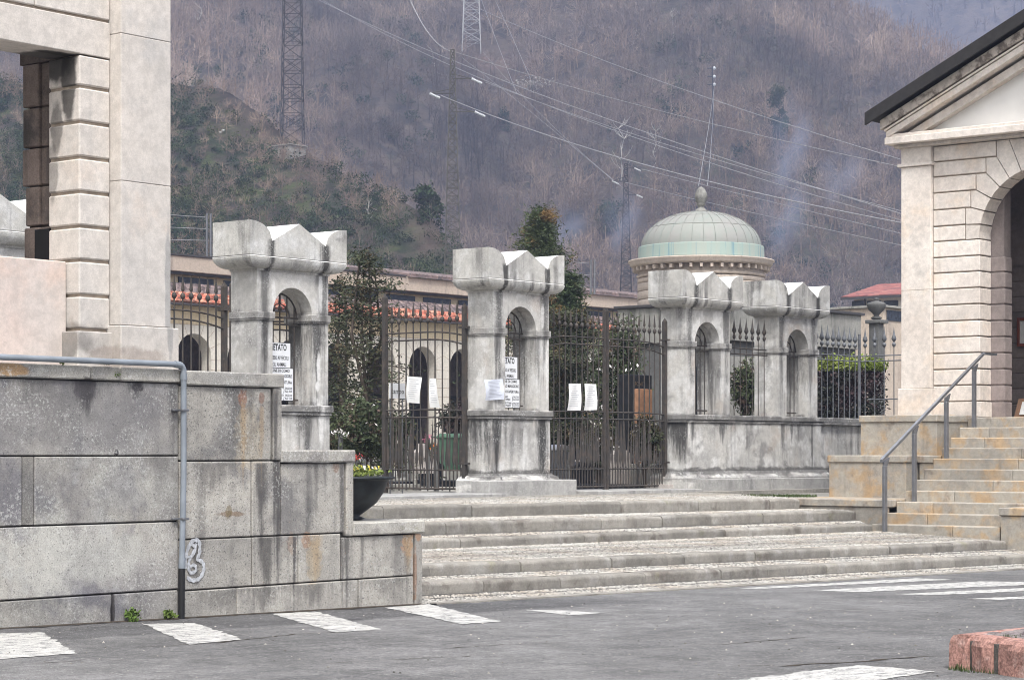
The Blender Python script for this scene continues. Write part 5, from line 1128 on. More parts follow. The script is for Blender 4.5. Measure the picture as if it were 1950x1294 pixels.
# standing dark statue seen through the arch of the rotunda pillar
J=[(0,0,.95),(0,0,1.15),(0,0,1.40),(0,0,1.50),(0,-.01,1.60),(0,0,1.70),(.17,0,1.38),(.22,-.02,1.12),(.18,-.12,.95),(-.17,0,1.38),(-.22,-.02,1.12),(-.18,-.12,.95),(.09,0,.9),(.1,-.02,.48),(.1,.02,.05),(-.09,0,.9),(-.1,0,.48),(-.1,.02,.05)]
q=at_D(1323,700,52.); o=figure('standing_statue','dark standing bronze statue seen through the arch of the rotunda pillar','statue',J,E,[.15,.14,.17,.06,.10,.07,.07,.055,.04,.07,.055,.04,.11,.09,.07,.11,.09,.07],M['bronze_dark'],(q[0],q[1],1.2))
mb=MB(); mb.box(q[0]-.35,q[0]+.35,q[1]-.35,q[1]+.35,-.05,1.22,.02); tag(mb.build('statue_plinth',M['darkconc']),'dark tall plinth under the standing bronze statue','plinth')
# lantern
q=at_D(1063,888,45.); t=thing('grave_lantern','small grey metal grave lantern behind the closed gate','lantern',q); mb=MB(); mb.box(q[0]-.16,q[0]+.16,q[1]-.14,q[1]+.14,-.02,q[2]+.34,.02); mb.build('body',M['rail_steel'],t); mb=MB(); mb.prism([(q[0]-.17,q[2]+.34)]+[(q[0]+.17*math.cos(a),q[2]+.36+.1*math.sin(a)) for a in [math.pi*(1-i/8) for i in range(9)]]+[(q[0]+.17,q[2]+.34)],'y',q[1]-.15,q[1]+.15); mb.build('lid',M['rail_bright'],t)
# rows of graves with flowers
for k in range(46):
    px=random.uniform(640,1250); D=random.uniform(48,64); c=at_D(px,858,D); 
    if 700<px<900 and D<53: continue
    h=random.uniform(.5,1.0); mt=random.choice(['gravestone','concrete','graniteblack','darkconc','graniteblack']); w=random.uniform(.25,.4)
    t=thing('headstone',{'gravestone':'pale','concrete':'grey','graniteblack':'black polished','darkconc':'dark grey'}[mt]+' headstone among the graves behind the gates','headstone',(c[0],c[1],0),'headstones among the graves: '+mt)
    mb=MB(); mb.prism([(c[0]-w,.05),(c[0]+w,.05),(c[0]+w,h-.1),(c[0]+w*.6,h),(c[0]-w*.6,h),(c[0]-w,h-.1)],'y',c[1],c[1]+.12); mb.build('stone',M[mt],t)
    mb=MB(); mb.box(c[0]-w-.05,c[0]+w+.05,c[1]-1.5,c[1]+.15,-.05,.12,.01); mb.build('grave_slab',M[mt],t)
def flowers(px,py,D,mat,label,r=.13,n=50,leaf=True):
    c=at_D(px,py,D); t=thing('flower_bunch',label,'flowers',(c[0],c[1],0),'flowers on the graves')
    leafball('blossoms',c,(r,r,r*.8),n,r*.22,M[mat],t,7,.2)
    if leaf: leafball('foliage',(c[0],c[1],c[2]-r*.8),(r*1.1,r*1.1,r),n,r*.3,M['shrub'],t,8)
    mb=MB(); mb.tube([(c[0],c[1],-.02),(c[0],c[1],c[2])],.05,7); mb.build('vase',M['darkconc'],t)
for a in ((830,850,47.,'orange','orange blossoms beside the bin',.14,70),(832,858,47.,'red','red blossoms below the orange ones beside the bin',.1,30),(815,835,50.,'pinkp','pink and white spray above the inscribed gravestone',.15,70),
  (681,872,40.,'red','red blossoms above the planter',.10,40),(692,874,40.,'blossom','white blossoms above the planter',.08,30),(648,825,44.,'blossom','white blossoms on twigs right of the streaked pillar base',.16,45),
  (1128,885,50.,'pinkp','pale pink bouquet low behind the closed gate, left leaf',.13,60),(1160,853,50.,'red','red blossom behind the lock post of the closed gate',.06,30),(1177,852,50.,'blossom','white blossom right of the lock post',.06,25),(1085,850,52.,'blossom','white blossoms behind the left closed leaf',.09,25),
  (1110,852,52.,'red','dull red blossoms behind the left closed leaf',.07,20),(1215,815,48.,'blossom','white blossoms below the orange panel',.12,40),(1215,858,50.,'pinkp','dark pink blossoms low beside the hinge post',.16,30),(780,830,54.,'pinkp','pink blossoms left of the inscribed gravestone',.08,20)): flowers(*a)
# ================= trees =================
def evergreen(name,label,px,py_top,py_bot,wpx,D,mat,n,leaf=.13,cone=1.,trunks=1,gap=.0,group='evergreen trees in the cemetery'):
    k=D/F; c=at_D(px,858,D); z1=CZ-(py_top-HY)*k; z0=max(CZ-(py_bot-HY)*k,0.); rw_=wpx*k/2; t=thing(name,label,'tree',(c[0],c[1],0),group)
    mb=MB(); H=z1
    nb=54
    for q in range(trunks):
        o=(q-(trunks-1)/2)*.28; mb.tube([(c[0]+o*.4,c[1],-.1),(c[0]+o,c[1]+o,H*.35),(c[0]+o*1.2,c[1],H*.65),(c[0]+o*.6,c[1],H*.96)],.04+.10/trunks,7,1,True,.02)
    mb.build('trunk',M['bark'],t); mb=MB(); cl=[]
    for i in range(nb):
        f=i/nb; z=z0+(z1-z0)*f; r=rw_*((1-f)**cone*.95+.08)*random.uniform(.35,1.2); a=i*2.4+random.uniform(-.4,.4); o=random.uniform(-.2,.2)*(trunks>1)
        e=(c[0]+o+r*math.cos(a),c[1]+r*math.sin(a),z+r*random.uniform(-.1,.4)); mb.tube([(c[0]+o,c[1],z),((c[0]+o+e[0])/2,(c[1]+e[1])/2,(z+e[2])/2+.05),e],.022,4,1,False,.006)
        for s in (.35,.6,.85,1.05): cl.append((c[0]+o+(e[0]-c[0]-o)*s,c[1]+(e[1]-c[1])*s,z+(e[2]-z)*s,.10+.16*(1-f)+rw_*.12))
    mb.build('branches',M['bark'],t); cl=np.array(cl); m=len(cl); kk=RNG.integers(0,m,n); rad=cl[kk,3:4]
    p=cl[kk,:3]+RNG.normal(size=(n,3))*rad*np.array([1,1,.62])*.62; tn=(RNG.uniform(.55,1.5,m))[kk]*RNG.uniform(.8,1.2,n)
    u=RNG.normal(size=(n,3)); u[:,2]=np.abs(u[:,2])*.5+.1; u/=np.linalg.norm(u,axis=1)[:,None]; w=RNG.normal(size=(n,3)); w-=u*(w*u).sum(1)[:,None]; w/=np.linalg.norm(w,axis=1)[:,None]; s=leaf*RNG.uniform(.5,1.3,n)[:,None]
    quads_mesh('crown',np.stack([p-u*s,p-w*s*.28,p+u*s,p+w*s*.28],1),tn,M[mat],t); return t
evergreen('cypress_tree','ragged dark cypress between the streaked pillar and the open gate leaf',698,483,900,172,50.,'cypress',6800,.065,.4,4)
evergreen('cypress_tree','thin dark cypress beside the streaked pillar',652,530,880,90,54.,'cypress',3600,.07,.4,2)
evergreen('conifer_tree','tall conifer with rusty tips behind the free-standing pillar',1030,400,760,225,75.,'conifer',36000,.07,1.0,1)
evergreen('conifer_tree','dark green conifer right of the free-standing pillar, lower than the rusty one',1085,520,860,120,66.,'conifer',20000,.065,.5,1)
evergreen('conifer_tree','dark conifer mass behind the left closed gate leaf',1080,600,880,150,60.,'cypress',20000,.06,.3,2)
def shrub(label,px,py,wpx,hpx,D,mat,n,leaf=.06,clus=30,blossom=0,name='shrub',kz=None):
    k=D/F; c=at_D(px,py,D); t=thing(name,label,'shrub',(c[0],c[1],0),'shrubs in the cemetery'); mb=MB()
    for i in range(9):
        a=i*2.4; mb.tube([(c[0],c[1],-.05),(c[0]+.3*wpx*k*math.cos(a)*.5,c[1]+.3*wpx*k*math.sin(a)*.5,c[2]),(c[0]+.4*wpx*k*math.cos(a),c[1]+.4*wpx*k*math.sin(a),c[2]+hpx*k*.35)],.025,5,1,False,.008)
    mb.build('branches',M['bark'],t); leafball('foliage',c,(wpx*k/2,wpx*k/2.2,hpx*k/2),n,leaf,M[mat],t,clus)
    if blossom: leafball('blossoms',c,(wpx*k/2,wpx*k/2.2,hpx*k/2),blossom,.045,M['blossom'],t,30,.15)
    return t
shrub('tall white-flowering shrub behind the right closed gate leaf',1180,720,110,240,56.,'shrub',9000,.055,60,420)
shrub('dark shrub low behind the right closed gate leaf',1200,840,110,110,58.,'cypress',5000,.06,40)
shrub('dark shrub low behind the left closed gate leaf',1085,840,120,110,60.,'cypress',5000,.06,40)
shrub('brown-green shrub behind the planter',690,820,120,130,47.,'shrub',5000,.05,40,40)
shrub('dark shrub low beneath the ragged cypress',655,860,90,90,50.,'cypress',3000,.06,30)
shrub('shrub behind the bare fence gap between the last two pillars',1420,740,60,110,56.,'shrub',3000,.05,30)
shrub('dark hedge behind the arcade gate, above the bin',880,800,90,90,60.,'hedgedark',3000,.06,30)
shrub('dark shrub beside the gravestone behind the open leaf',760,830,60,90,58.,'cypress',2500,.06,30)
shrub('dark bushy shrub in front of the black monument, around the bronze statue',1228,835,60,90,47.5,'cypress',3500,.045,40,70)
shrub('flowering shrub low behind the lock post of the closed gate',1140,850,70,80,49.,'cypress',3500,.045,40,60)
# clipped hedge with bright top
hd=thing('clipped_hedge','dark clipped hedge with yellow-green top behind the spear fence','hedge',(*at_D(1610,858,60.)[:2],0))
a=at_D(1560,800,58.); b_=at_D(1662,800,58.); n=14000; u=RNG.random(n); x=a[0]+(b_[0]-a[0])*u; y=a[1]+(b_[1]-a[1])*u+RNG.uniform(-.5,.5,n); zt2=CZ+(858-702)*58/F; z=RNG.random(n)*zt2
p=np.stack([x+RNG.normal(size=n)*.06,y,z],1)
def leafq(p,s0,n):
    u=RNG.normal(size=(n,3)); u/=np.linalg.norm(u,axis=1)[:,None]; w=RNG.normal(size=(n,3)); w-=u*(w*u).sum(1)[:,None]; w/=np.linalg.norm(w,axis=1)[:,None]; s=s0*RNG.uniform(.6,1.4,n)[:,None]; return np.stack([p-u*s,p-w*s*.5,p+u*s,p+w*s*.5],1)
quads_mesh('hedge_body',leafq(p,.055,n),RNG.uniform(.5,1.5,n),M['hedgedark'],hd)
n=4200; u=RNG.random(n); x=a[0]+(b_[0]-a[0])*u; y=a[1]+(b_[1]-a[1])*u+RNG.uniform(-.5,.5,n); z=zt2+np.abs(RNG.normal(size=n))*.15-.05; z=np.minimum(z,zt2+.42)
quads_mesh('hedge_top',leafq(np.stack([x,y,z],1),.05,n),RNG.uniform(.6,1.3,n),M['hedgetop'],hd)
HAZE=.0004; SMOKE=[(1505,270,300,55,130,.15,.15),(1490,400,260,70,120,.12,-.1),(1600,330,280,60,90,.10,.3),(1185,415,240,50,90,.16,.1),(1075,430,235,55,60,.16,.3)]
# ================= hillside =================
_g=np.random.default_rng(3).random((64,64))
def vn(x,y):
    xi=np.floor(x).astype(int);yi=np.floor(y).astype(int);fx=x-xi;fy=y-yi;fx=fx*fx*(3-2*fx);fy=fy*fy*(3-2*fy)
    g=lambda i,j:_g[i%64,j%64]
    return (g(xi,yi)*(1-fx)+g(xi+1,yi)*fx)*(1-fy)+(g(xi,yi+1)*(1-fx)+g(xi+1,yi+1)*fx)*fy-.5
def fbm(x,y,o=4): 
    s=0;a=1.
    for k in range(o): s=s+a*vn(x*2**k+17*k,y*2**k+5*k); a*=.5
    return s
def terr(X,D):
    X=np.asarray(X,float);D=np.asarray(D,float); a=X/D
    D1=np.where(a<.12,684+(.12-a)*2400,np.interp(a,[.12,.1794,.2361,.35],[684,627,600,560]))
    fold=44*fbm(X/95+3,D/230+1,4)
    hm=.5*(np.minimum(D,D1)-400)-.28*np.maximum(D-D1,0)+fold*np.clip((D-400)/120,0,1)*np.where(a>.1,np.clip(1-(a-.1)/.06,.25,1),1)
    tc=np.interp(a,[-.4,-.156,-.13,-.1,-.08,-.05,-.028,.006,.05,.08],[.19,.168,.158,.142,.128,.108,.09,.06,.02,-.05])
    Ds=79.8/(.42-np.minimum(tc,.3)); hs=.42*(np.minimum(D,Ds)-190)-.35*np.maximum(D-Ds,0)+7*fbm(X/40+9,D/50,4)*np.clip((D-190)/40,0,1)
    return np.maximum(np.maximum(hm,hs),-3.)
# far ridge
def far(X,D): return .66*(D-980)+60*fbm(X/260+7,D/500,4)
def grid(name,fn,X0,X1,D0,D1,nx,nd,mat,attrs=None,fan=True):
    A=np.linspace(X0,X1,nx); Dd=np.linspace(D0,D1,nd); AA,DD=np.meshgrid(A,Dd); XX=AA*DD if fan else AA; Z=fn(XX,DD)
    wx=XX*sT+DD*cT; wy=-XX*cT+DD*sT; V=np.stack([wx,wy,Z],2).reshape(-1,3)
    me=bpy.data.meshes.new(name); me.vertices.add(len(V)); me.vertices.foreach_set('co',V.reshape(-1).astype(np.float32))
    i,j=np.meshgrid(np.arange(nx-1),np.arange(nd-1)); q=(j*nx+i).reshape(-1); Fq=np.stack([q,q+1,q+nx+1,q+nx],1); n=len(Fq)
    me.loops.add(4*n); me.loops.foreach_set('vertex_index',Fq.reshape(-1).astype(np.int32)); me.polygons.add(n); me.polygons.foreach_set('loop_start',np.arange(0,4*n,4,dtype=np.int32)); me.polygons.foreach_set('loop_total',np.full(n,4,np.int32)); me.polygons.foreach_set('use_smooth',np.ones(n,bool)); me.update()
    a=me.attributes.new('tone','FLOAT','POINT'); a.data.foreach_set('value',np.ones(len(V),np.float32))
    if attrs:
        for nm,fv in attrs(XX.reshape(-1),DD.reshape(-1),Z.reshape(-1)).items(): a=me.attributes.new(nm,'FLOAT','POINT'); a.data.foreach_set('value',fv.astype(np.float32))
    me.materials.append(mat); return tag(link(name,me),kind='structure')
def px_of(X,D,Z): return HX+F*X/D, HY-F*(Z-CZ)/D
def zones(X,D,Z):
    px,py=px_of(X,D,Z); near=D<345
    scree=np.clip(1-np.abs((py-(85+(px-400)*.78))-0)/55,0,1)*(px>330)*(px<690)*near
    scree=np.maximum(scree,np.clip(1-np.hypot((px-940)/90,(py-118)/26),0,1)*(D>380)*.9)
    green=np.clip((py-(105+(px-330)*.62)+50*fbm(X/18,D/25,3))/110,0,1)*near; green=np.maximum(green,.15*(D>380)+.5*np.clip(fbm(X/50,D/70,3)*2-.2,0,1)*(D>380))
    return {'scree':scree,'green':green}
grid('hillside',terr,-.42,.42,180,820,240,300,M['hill'],zones)
grid('far_ridge',far,-.6,.6,950,2000,60,50,M['hill'],lambda X,D,Z:{'scree':X*0,'green':X*0+.15})
# ---- bare woodland ----
def bare_trees(name,P,H,mat,nt=46,wid=.07,seed=1,wtr=.16):
    r=np.random.default_rng(seed); n=len(P); 
    lean=r.normal(size=(n,2))*.07*H[:,None]
    top=P+np.stack([lean[:,0],lean[:,1],H*.85],1); az=r.uniform(0,6.28,n); s=np.stack([np.cos(az),np.sin(az),0*az],1)*(wtr*H/8)[:,None]
    s2=np.stack([-s[:,1],s[:,0],s[:,2]],1)
    Q=[np.stack([P-s,P+s,top+s*.3,top-s*.3],1),np.stack([P-s2,P+s2,top+s2*.3,top-s2*.3],1)]
    big=np.clip(1+1.25*fbm(P[:,0]/60,P[:,1]/60,3)+.55*fbm(P[:,0]/16+40,P[:,1]/16,2),.42,1.75); tone=r.uniform(.72,1.3,n)*big; T=[tone*.85,tone*.85]
    k=np.repeat(np.arange(n),nt); m=len(k); cr=H*r.uniform(.24,.40,n); cc=P+(top-P)*.62; q=r.normal(size=(m,3)); q/=np.linalg.norm(q,axis=1)[:,None]; q*=(r.random(m)**.4)[:,None]
    mid=cc[k]+q*np.stack([cr,cr,cr*1.25],1)[k]; root=P[k]+(top-P)[k]*r.uniform(.18,.6,m)[:,None]; d=mid-root; d/=np.linalg.norm(d,axis=1)[:,None]; d+=r.normal(size=(m,3))*.32; d/=np.linalg.norm(d,axis=1)[:,None]
    L=H[k]*r.uniform(.05,.15,m); b=mid-d*L[:,None]; e=mid+d*L[:,None]*.8
    w=r.normal(size=(m,3)); w-=d*(w*d).sum(1)[:,None]; w/=np.linalg.norm(w,axis=1)[:,None]; w*=(wid*r.uniform(.5,1.4,m))[:,None]
    Q.append(np.stack([b-w,b+w,e+w*.3,e-w*.3],1)); T.append(tone[k]*r.uniform(.8,1.2,m))
    nb=7; k=np.repeat(np.arange(n),nb); m=len(k); q=r.normal(size=(m,3)); q/=np.linalg.norm(q,axis=1)[:,None]; e=cc[k]+q*np.stack([cr,cr,cr*1.25],1)[k]*.9; b=P[k]+(top-P)[k]*r.uniform(.25,.65,m)[:,None]; d=e-b; w=r.normal(size=(m,3)); w-=d*((w*d).sum(1)/(d*d).sum(1))[:,None]; w/=np.linalg.norm(w,axis=1)[:,None]; w*=wid*1.2
    Q.append(np.stack([b-w,b+w,e+w*.3,e-w*.3],1)); T.append(tone[k])
    return quads_mesh(name,np.concatenate(Q),np.concatenate(T),mat)
def scatter(n,a0,a1,D0,D1,seed):
    r=np.random.default_rng(seed); a=r.uniform(a0,a1,n); D=np.sqrt(r.uniform(D0**2,D1**2,n)); return a*D,D,r
def visible(X,D,Z,h=6.):
    # keep what a walker near the photographer could see: nearer ground on the same bearing is lower in angle
    el=(Z+h-CZ)/D; mx=np.full(len(X),-1.)
    for t in np.linspace(.3,.985,26): Dt=D*t; mx=np.maximum(mx,(terr(X*t,Dt)-CZ)/Dt)
    return el>mx-.004
X,D,r=scatter(16000,-.30,.30,405,860,5); Z=terr(X,D); px,py=px_of(X,D,Z)
hs_near=D>345
keep=visible(X,D,Z,8)&(py>-160)&~((np.hypot((px-940)/80,(py-118)/22)<1)&(r.random(len(X))<.8)); X,D,Z=X[keep],D[keep],Z[keep]
wx,wy=X*sT+D*cT,-X*cT+D*sT; Pm=np.stack([wx,wy,Z-.3],1); H=np.random.default_rng(9).uniform(6.5,11.5,len(X))
tag(bare_trees('bare_woodland',Pm,H,M['twigs'],56,.052,11),kind='stuff'); print('main trees',len(Pm))
X,D,r=scatter(3600,-.30,.08,205,345,6); Z=terr(X,D); px,py=px_of(X,D,Z); zz_=zones(X,D,Z)
keep=visible(X,D,Z,5)&(Z>1)&(r.random(len(X))>zz_['scree']*1.5)&(r.random(len(X))<.75); 
Pn=np.stack([X*sT+D*cT,-X*cT+D*sT,Z-.2],1)[keep]; H=np.random.default_rng(10).uniform(1.5,3.8,len(Pn))
tag(bare_trees('bare_scrub',Pn,H,M['twigs'],60,.018,12,.07),kind='stuff'); print('scrub',len(Pn))
# far ridge trees
X,D,r=scatter(3500,.08,.34,1350,2000,8); Z=far(X,D); px,py=px_of(X,D,Z); keep=(py>-100)&(py<300); P_=np.stack([X*sT+D*cT,-X*cT+D*sT,Z-.3],1)[keep]
tag(bare_trees('distant_woodland',P_,np.random.default_rng(3).uniform(9,15,len(P_)),M['twigs'],18,.25,13,.5),kind='stuff')
# green scrub clumps on the near spur
def clumps(name,P,Rr,mat,per,leaf,seed):
    r=np.random.default_rng(seed); n=len(P); k=np.repeat(np.arange(n),per); m=len(k); q=r.normal(size=(m,3)); q/=np.linalg.norm(q,axis=1)[:,None]; q*=(r.random(m)**.45)[:,None]; q[:,2]*=.75
    lob=r.normal(size=(n,5,3)); lob/=np.linalg.norm(lob,axis=2)[:,:,None]; li=r.integers(0,5,m); q=q*.62+lob[k,li]*.5*np.array([1,1,.6])
    p=P[k]+q*Rr[k][:,None]+np.array([0,0,.55])*Rr[k][:,None]; u=r.normal(size=(m,3)); u/=np.linalg.norm(u,axis=1)[:,None]; w=r.normal(size=(m,3)); w-=u*(w*u).sum(1)[:,None]; w/=np.linalg.norm(w,axis=1)[:,None]; s=(leaf*r.uniform(.6,1.5,m))[:,None]
    return quads_mesh(name,np.stack([p-u*s,p-w*s*.5,p+u*s,p+w*s*.5],1),r.uniform(.55,1.5,n)[k]*r.uniform(.75,1.25,m),mat)
X,D,r=scatter(9000,-.30,.08,205,340,16); Z=terr(X,D); zz_=zones(X,D,Z); nn=fbm(X/14,D/22,3)
keep=visible(X,D,Z,2)&(Z>.5)&(r.random(len(X))<zz_['green']*np.clip(.75+nn*1.6,0,1)); P_=np.stack([X*sT+D*cT,-X*cT+D*sT,Z-.1],1)[keep]
tag(clumps('hillside_scrub',P_,np.random.default_rng(4).uniform(.5,2.1,len(P_)),M['scrub'],90,.13,5),kind='stuff'); print('green',len(P_))
X,D,r=scatter(1500,-.30,.30,405,700,26); Z=terr(X,D); nn=fbm(X/60+2,D/90,3); keep=visible(X,D,Z,6)&(nn>.22*((Z-CZ)/D-.06)/.1-.06)&((Z-CZ)/D<.2); P_=np.stack([X*sT+D*cT,-X*cT+D*sT,Z+1.],1)[keep]
tag(clumps('ivy_clad_thicket',P_,np.random.default_rng(6).uniform(1.8,3.6,len(P_)),M['scrub'],160,.3,7),kind='stuff')
# things on the slope placed by looking for where the slope is
def hit(px,py,D0=200,D1=1200,fn=terr):
    D=np.linspace(D0,D1,2500); X=(px-HX)/F*D; z=fn(X,D); zr_=CZ-(py-HY)/F*D; k=np.argmax(z>=zr_); return float(D[k]) if z[k]>=zr_[k] else None
def hill_pt(px,py): D=hit(px,py) or 500; return D,at_D(px,py,D)
for px,py,w,h,lab in ((1484,235,46,130,'lone dark evergreen standing out high on the wooded hillside'),(1162,415,56,60,'dark round evergreen low on the hillside left of the dome'),(815,385,52,60,'dark evergreen bush on the lower slope above the middle pillar'),(960,232,34,36,'small dark evergreen on the mid slope')):
    D_,p=hill_pt(px,py+h/2); k=D_/F; t=thing('hillside_evergreen',lab,'tree',p,'evergreens on the hillside'); mb=MB(); mb.tube([(p[0],p[1],p[2]-1),(p[0],p[1],p[2]+h*k*.9)],.25,6,1,True,.05); mb.build('trunk',M['bark'],t)
    nl=16; f=RNG.random(nl); a=RNG.uniform(0,6.28,nl); wdt=w*k/2*np.sin(np.clip(f*.85+.1,0,1)*math.pi)**.6; lc=np.stack([p[0]+wdt*.75*np.cos(a)*RNG.random(nl)**.4,p[1]+wdt*.75*np.sin(a)*RNG.random(nl)**.4,p[2]+f*h*k],1); lr=w*k*RNG.uniform(.10,.24,nl)
    n=4200; li=RNG.integers(0,nl,n); q=lc[li]+RNG.normal(size=(n,3))*lr[li][:,None]*.62; quads_mesh('crown',leafq(q,.24,n),RNG.uniform(.6,1.4,nl)[li]*RNG.uniform(.8,1.2,n),M['scrub'],t)
def birch(px,py,h,lab,seed,tilt=.1):
    D_,p=hill_pt(px,py); k=D_/F; Hh=h*k; t=thing('pale_barked_tree',lab,'tree',p,'pale bare trees on the hillside'); mb=MB(); rg=random.Random(seed); base=Vector(p); path=[base]
    for i in range(5): path.append(path[-1]+Vector((sT*rg.uniform(-.12,.12)*Hh,-cT*rg.uniform(-.12,.12)*Hh,Hh/5)))
    mb.tube(path,.22*Hh/14,5,1,True,.06); mb.build('trunk',M['pale_twig'],t); mb=MB()
    for i in range(22):
        s=rg.choice(path[1:]); a=rg.uniform(0,6.28); L_=Hh*rg.uniform(.12,.35); m_=s+Vector((math.cos(a),math.sin(a),.7))*L_*.5; mb.tube([s,m_,m_+Vector((math.cos(a)*.6,math.sin(a)*.6,1))*L_*.4],.075*min(1,Hh/12),3,1,False,.03*min(1,Hh/12))
    mb.build('branches',M['pale_twig'],t)
birch(1183,345,100,'white forked bare trunk left of the dome',1); birch(1243,320,70,'thin pale bare tree left of the dome top',2); birch(1283,75,50,'pale bare tree high on the slope',3); birch(390,75,60,'pale trunk beside the gatehouse pilaster',4); birch(1205,88,30,'small pale tree on the upper slope',5); birch(700,425,40,'small white bare sapling above the streaked pillar',6); birch(832,140,46,'thin pale trunk left of the light pylon',7)
D_,p=hill_pt(1015,175); t=thing('blossoming_tree','broad pale blossoming tree on the mid slope right of the light pylon','tree',p); mb=MB()
k=D_/F
for i in range(26): a=random.uniform(0,6.28); L_=48*k*random.uniform(.4,1); mb.tube([p,(p[0]+L_*math.cos(a)*.5,p[1]+L_*math.sin(a)*.5,p[2]+L_*.25),(p[0]+L_*math.cos(a),p[1]+L_*math.sin(a),p[2]+L_*.4)],.16,3,1,False,.05)
mb.build('branches',M['pale_twig'],t); n=900; q=np.array(p)+RNG.normal(size=(n,3))*np.array([17*k,17*k,5*k])+np.array([0,0,12*k]); quads_mesh('blossoms',leafq(q,.3,n),RNG.uniform(.7,1.1,n),M['pale_twig'],t)
def rocks(px,py,w,h,n,lab):
    D_,p=hill_pt(px,py); k=D_/F; mb=MB()
    for i in range(n):
        x=p[0]+random.uniform(-w,w)*k*sT; y=p[1]-random.uniform(-w,w)*k*cT; s=random.uniform(.3,1.)*h*k*.5; c=Vector((x,y,p[2]+random.uniform(-.3,.6)))
        vs=[c+Vector((random.uniform(.6,1)*s*a,random.uniform(.6,1)*s*b_,random.uniform(.5,1)*s*.6*e)) for a in (-1,1) for b_ in (-1,1) for e in (-1,1)]; mb.add(vs,[(0,1,3,2),(4,6,7,5),(0,4,5,1),(2,3,7,6),(0,2,6,4),(1,5,7,3)])
    o=mb.build('rock_outcrop',M['rockw']); tag(o,lab,'rocks')
rocks(1140,522,12,7,9,'white rocks on the grassy foot of the slope left of the dome'); rocks(423,254,6,5,3,'small white rock low on the near slope')
# concrete hut under the dark pylon
D_,p=hill_pt(568,300); k=D_/F; t=thing('concrete_hut','small weathered concrete hut below the dark pylon','hut',p); mb=MB(); mb.box(p[0]-22*k,p[0]+22*k,p[1],p[1]+3,p[2]-2,p[2]+22*k,.05); mb.build('wall',M['concrete'],t); mb=MB(); mb.box(p[0]-24*k,p[0]+24*k,p[1]-.2,p[1]+3.2,p[2]+22*k,p[2]+24*k,.02); mb.build('roof',M['concrete'],t)
# ---- pylons ----
def pylon(label,px,D,pyb,pyt,wb,wt,mat,arms,r=.07,grp='lattice power pylons',zb_=None,panels=14,ins=True,is_=1.):
    k=D/F; c=Vector(at_D(px,pyb,D)); 
    if zb_ is not None: c.z=zb_
    zt2=CZ-(pyt-HY)*k; t=thing('lattice_pylon',label,'pylon',c,grp); H=zt2-c.z; ux=Vector((sT,-cT,0)); uy=Vector((cT,sT,0))
    wd=lambda f:(wb+(wt-wb)*f)*k/2; cor=lambda f,i:c+Vector((0,0,H*f))+ux*wd(f)*(-1 if i in(0,3) else 1)+uy*wd(f)*(-1 if i<2 else 1)
    mb=MB()
    for i in range(4): mb.tube([cor(0,i)-Vector((0,0,1)),cor(1,i)],r,4,1,False)
    mb.build('legs',M[mat],t); mb=MB()
    for q in range(panels):
        f0,f1=q/panels,(q+1)/panels
        for i in range(4):
            j=(i+1)%4; mb.tube([cor(f0,i),cor(f1,j)],r*.6,3,1,False)
            if q%2: mb.tube([cor(f0,j),cor(f1,i)],r*.6,3,1,False)
            mb.tube([cor(f1,i),cor(f1,j)],r*.55,3,1,False)
    mb.build('bracing',M[mat],t)
    for (py,x0,x1) in arms:
        z=CZ-(py-HY)*k; mb=MB(); a=c+ux*(x0-px)*k; b_=c+ux*(x1-px)*k; a.z=b_.z=z; cc=c.copy(); cc.z=z+9*k; mb.tube([a,b_],r*.9,4,1,False); mb.tube([a,cc,b_],r*.6,4,1,False); arm=mb.build('cross_arm',M[mat],t)
        if ins:
            for e,sg in ((a,-1),(b_,1)):
                if Vector((e.x-c.x,e.y-c.y,0)).length<6*k: continue
                mb=MB(); d_=(ux*.92-Vector((0,0,.42))).normalized(); n=9; pr=[]; L_=22*k*is_
                for i in range(n*2+1): pr.append(e+d_*(L_*i/(n*2)))
                for i in range(n): mb.tube([pr[2*i],pr[2*i+1]],2.6*k*is_,8,1,False); mb.tube([pr[2*i+1],pr[2*i+2]],1.6*k*is_,6,1,False)
                mb.build('insulator',M['insul'],arm)
    return t
D_=hit(557,272) or 330
pylon('tall dark lattice pylon above the small hut, running out of the top of the view',557,D_,272,-240,42,26,'pylon_dark',[],.085,panels=19)
D_=hit(898,99) or 600
pylon('light lattice pylon cut by the top of the view, standing on a brown clearing',898,D_,99,-170,36,16,'pylon_light',[],.20,panels=14)
pylon('dull green lattice pylon with white insulators, nearly lost against the woods',862,225.,560,95,34,7,'pylon_green',[(150,862,898),(178,818,862),(213,862,904)],.06,zb_=None,panels=30)
pylon('small dark lattice pylon left of the dome, hung with white insulators',1192,260.,560,312,22,6,'pylon_dark',[(320,1192,1208),(345,1166,1192),(371,1192,1212)],.05,panels=22,is_=.6)
D_=hit(1357,300) or 560; k=D_/F; p=at_D(1357,300,D_); t=thing('power_pole','slim wooden power pole with short arms high on the slope above the dome','pole',p)
mb=MB(); mb.tube([(p[0],p[1],p[2]-1),(p[0],p[1],CZ-(127-HY)*k)],.3,6,1,True,.2); mb.build('pole',M['pylon_dark'],t)
for py in (130,146,161):
    mb=MB(); z=CZ-(py-HY)*k; mb.tube([(p[0]-10*k*sT,p[1]+10*k*cT,z),(p[0]+4*k*sT,p[1]-4*k*cT,z)],.14,4); ar_=mb.build('arm',M['pylon_dark'],t); mb=MB(); mb.lathe([(.1,-.4),(.36,-.2),(.36,.2),(.1,.4)],(p[0]+3*k*sT,p[1]-3*k*cT,z),8); mb.build('insulator',M['insul'],ar_)
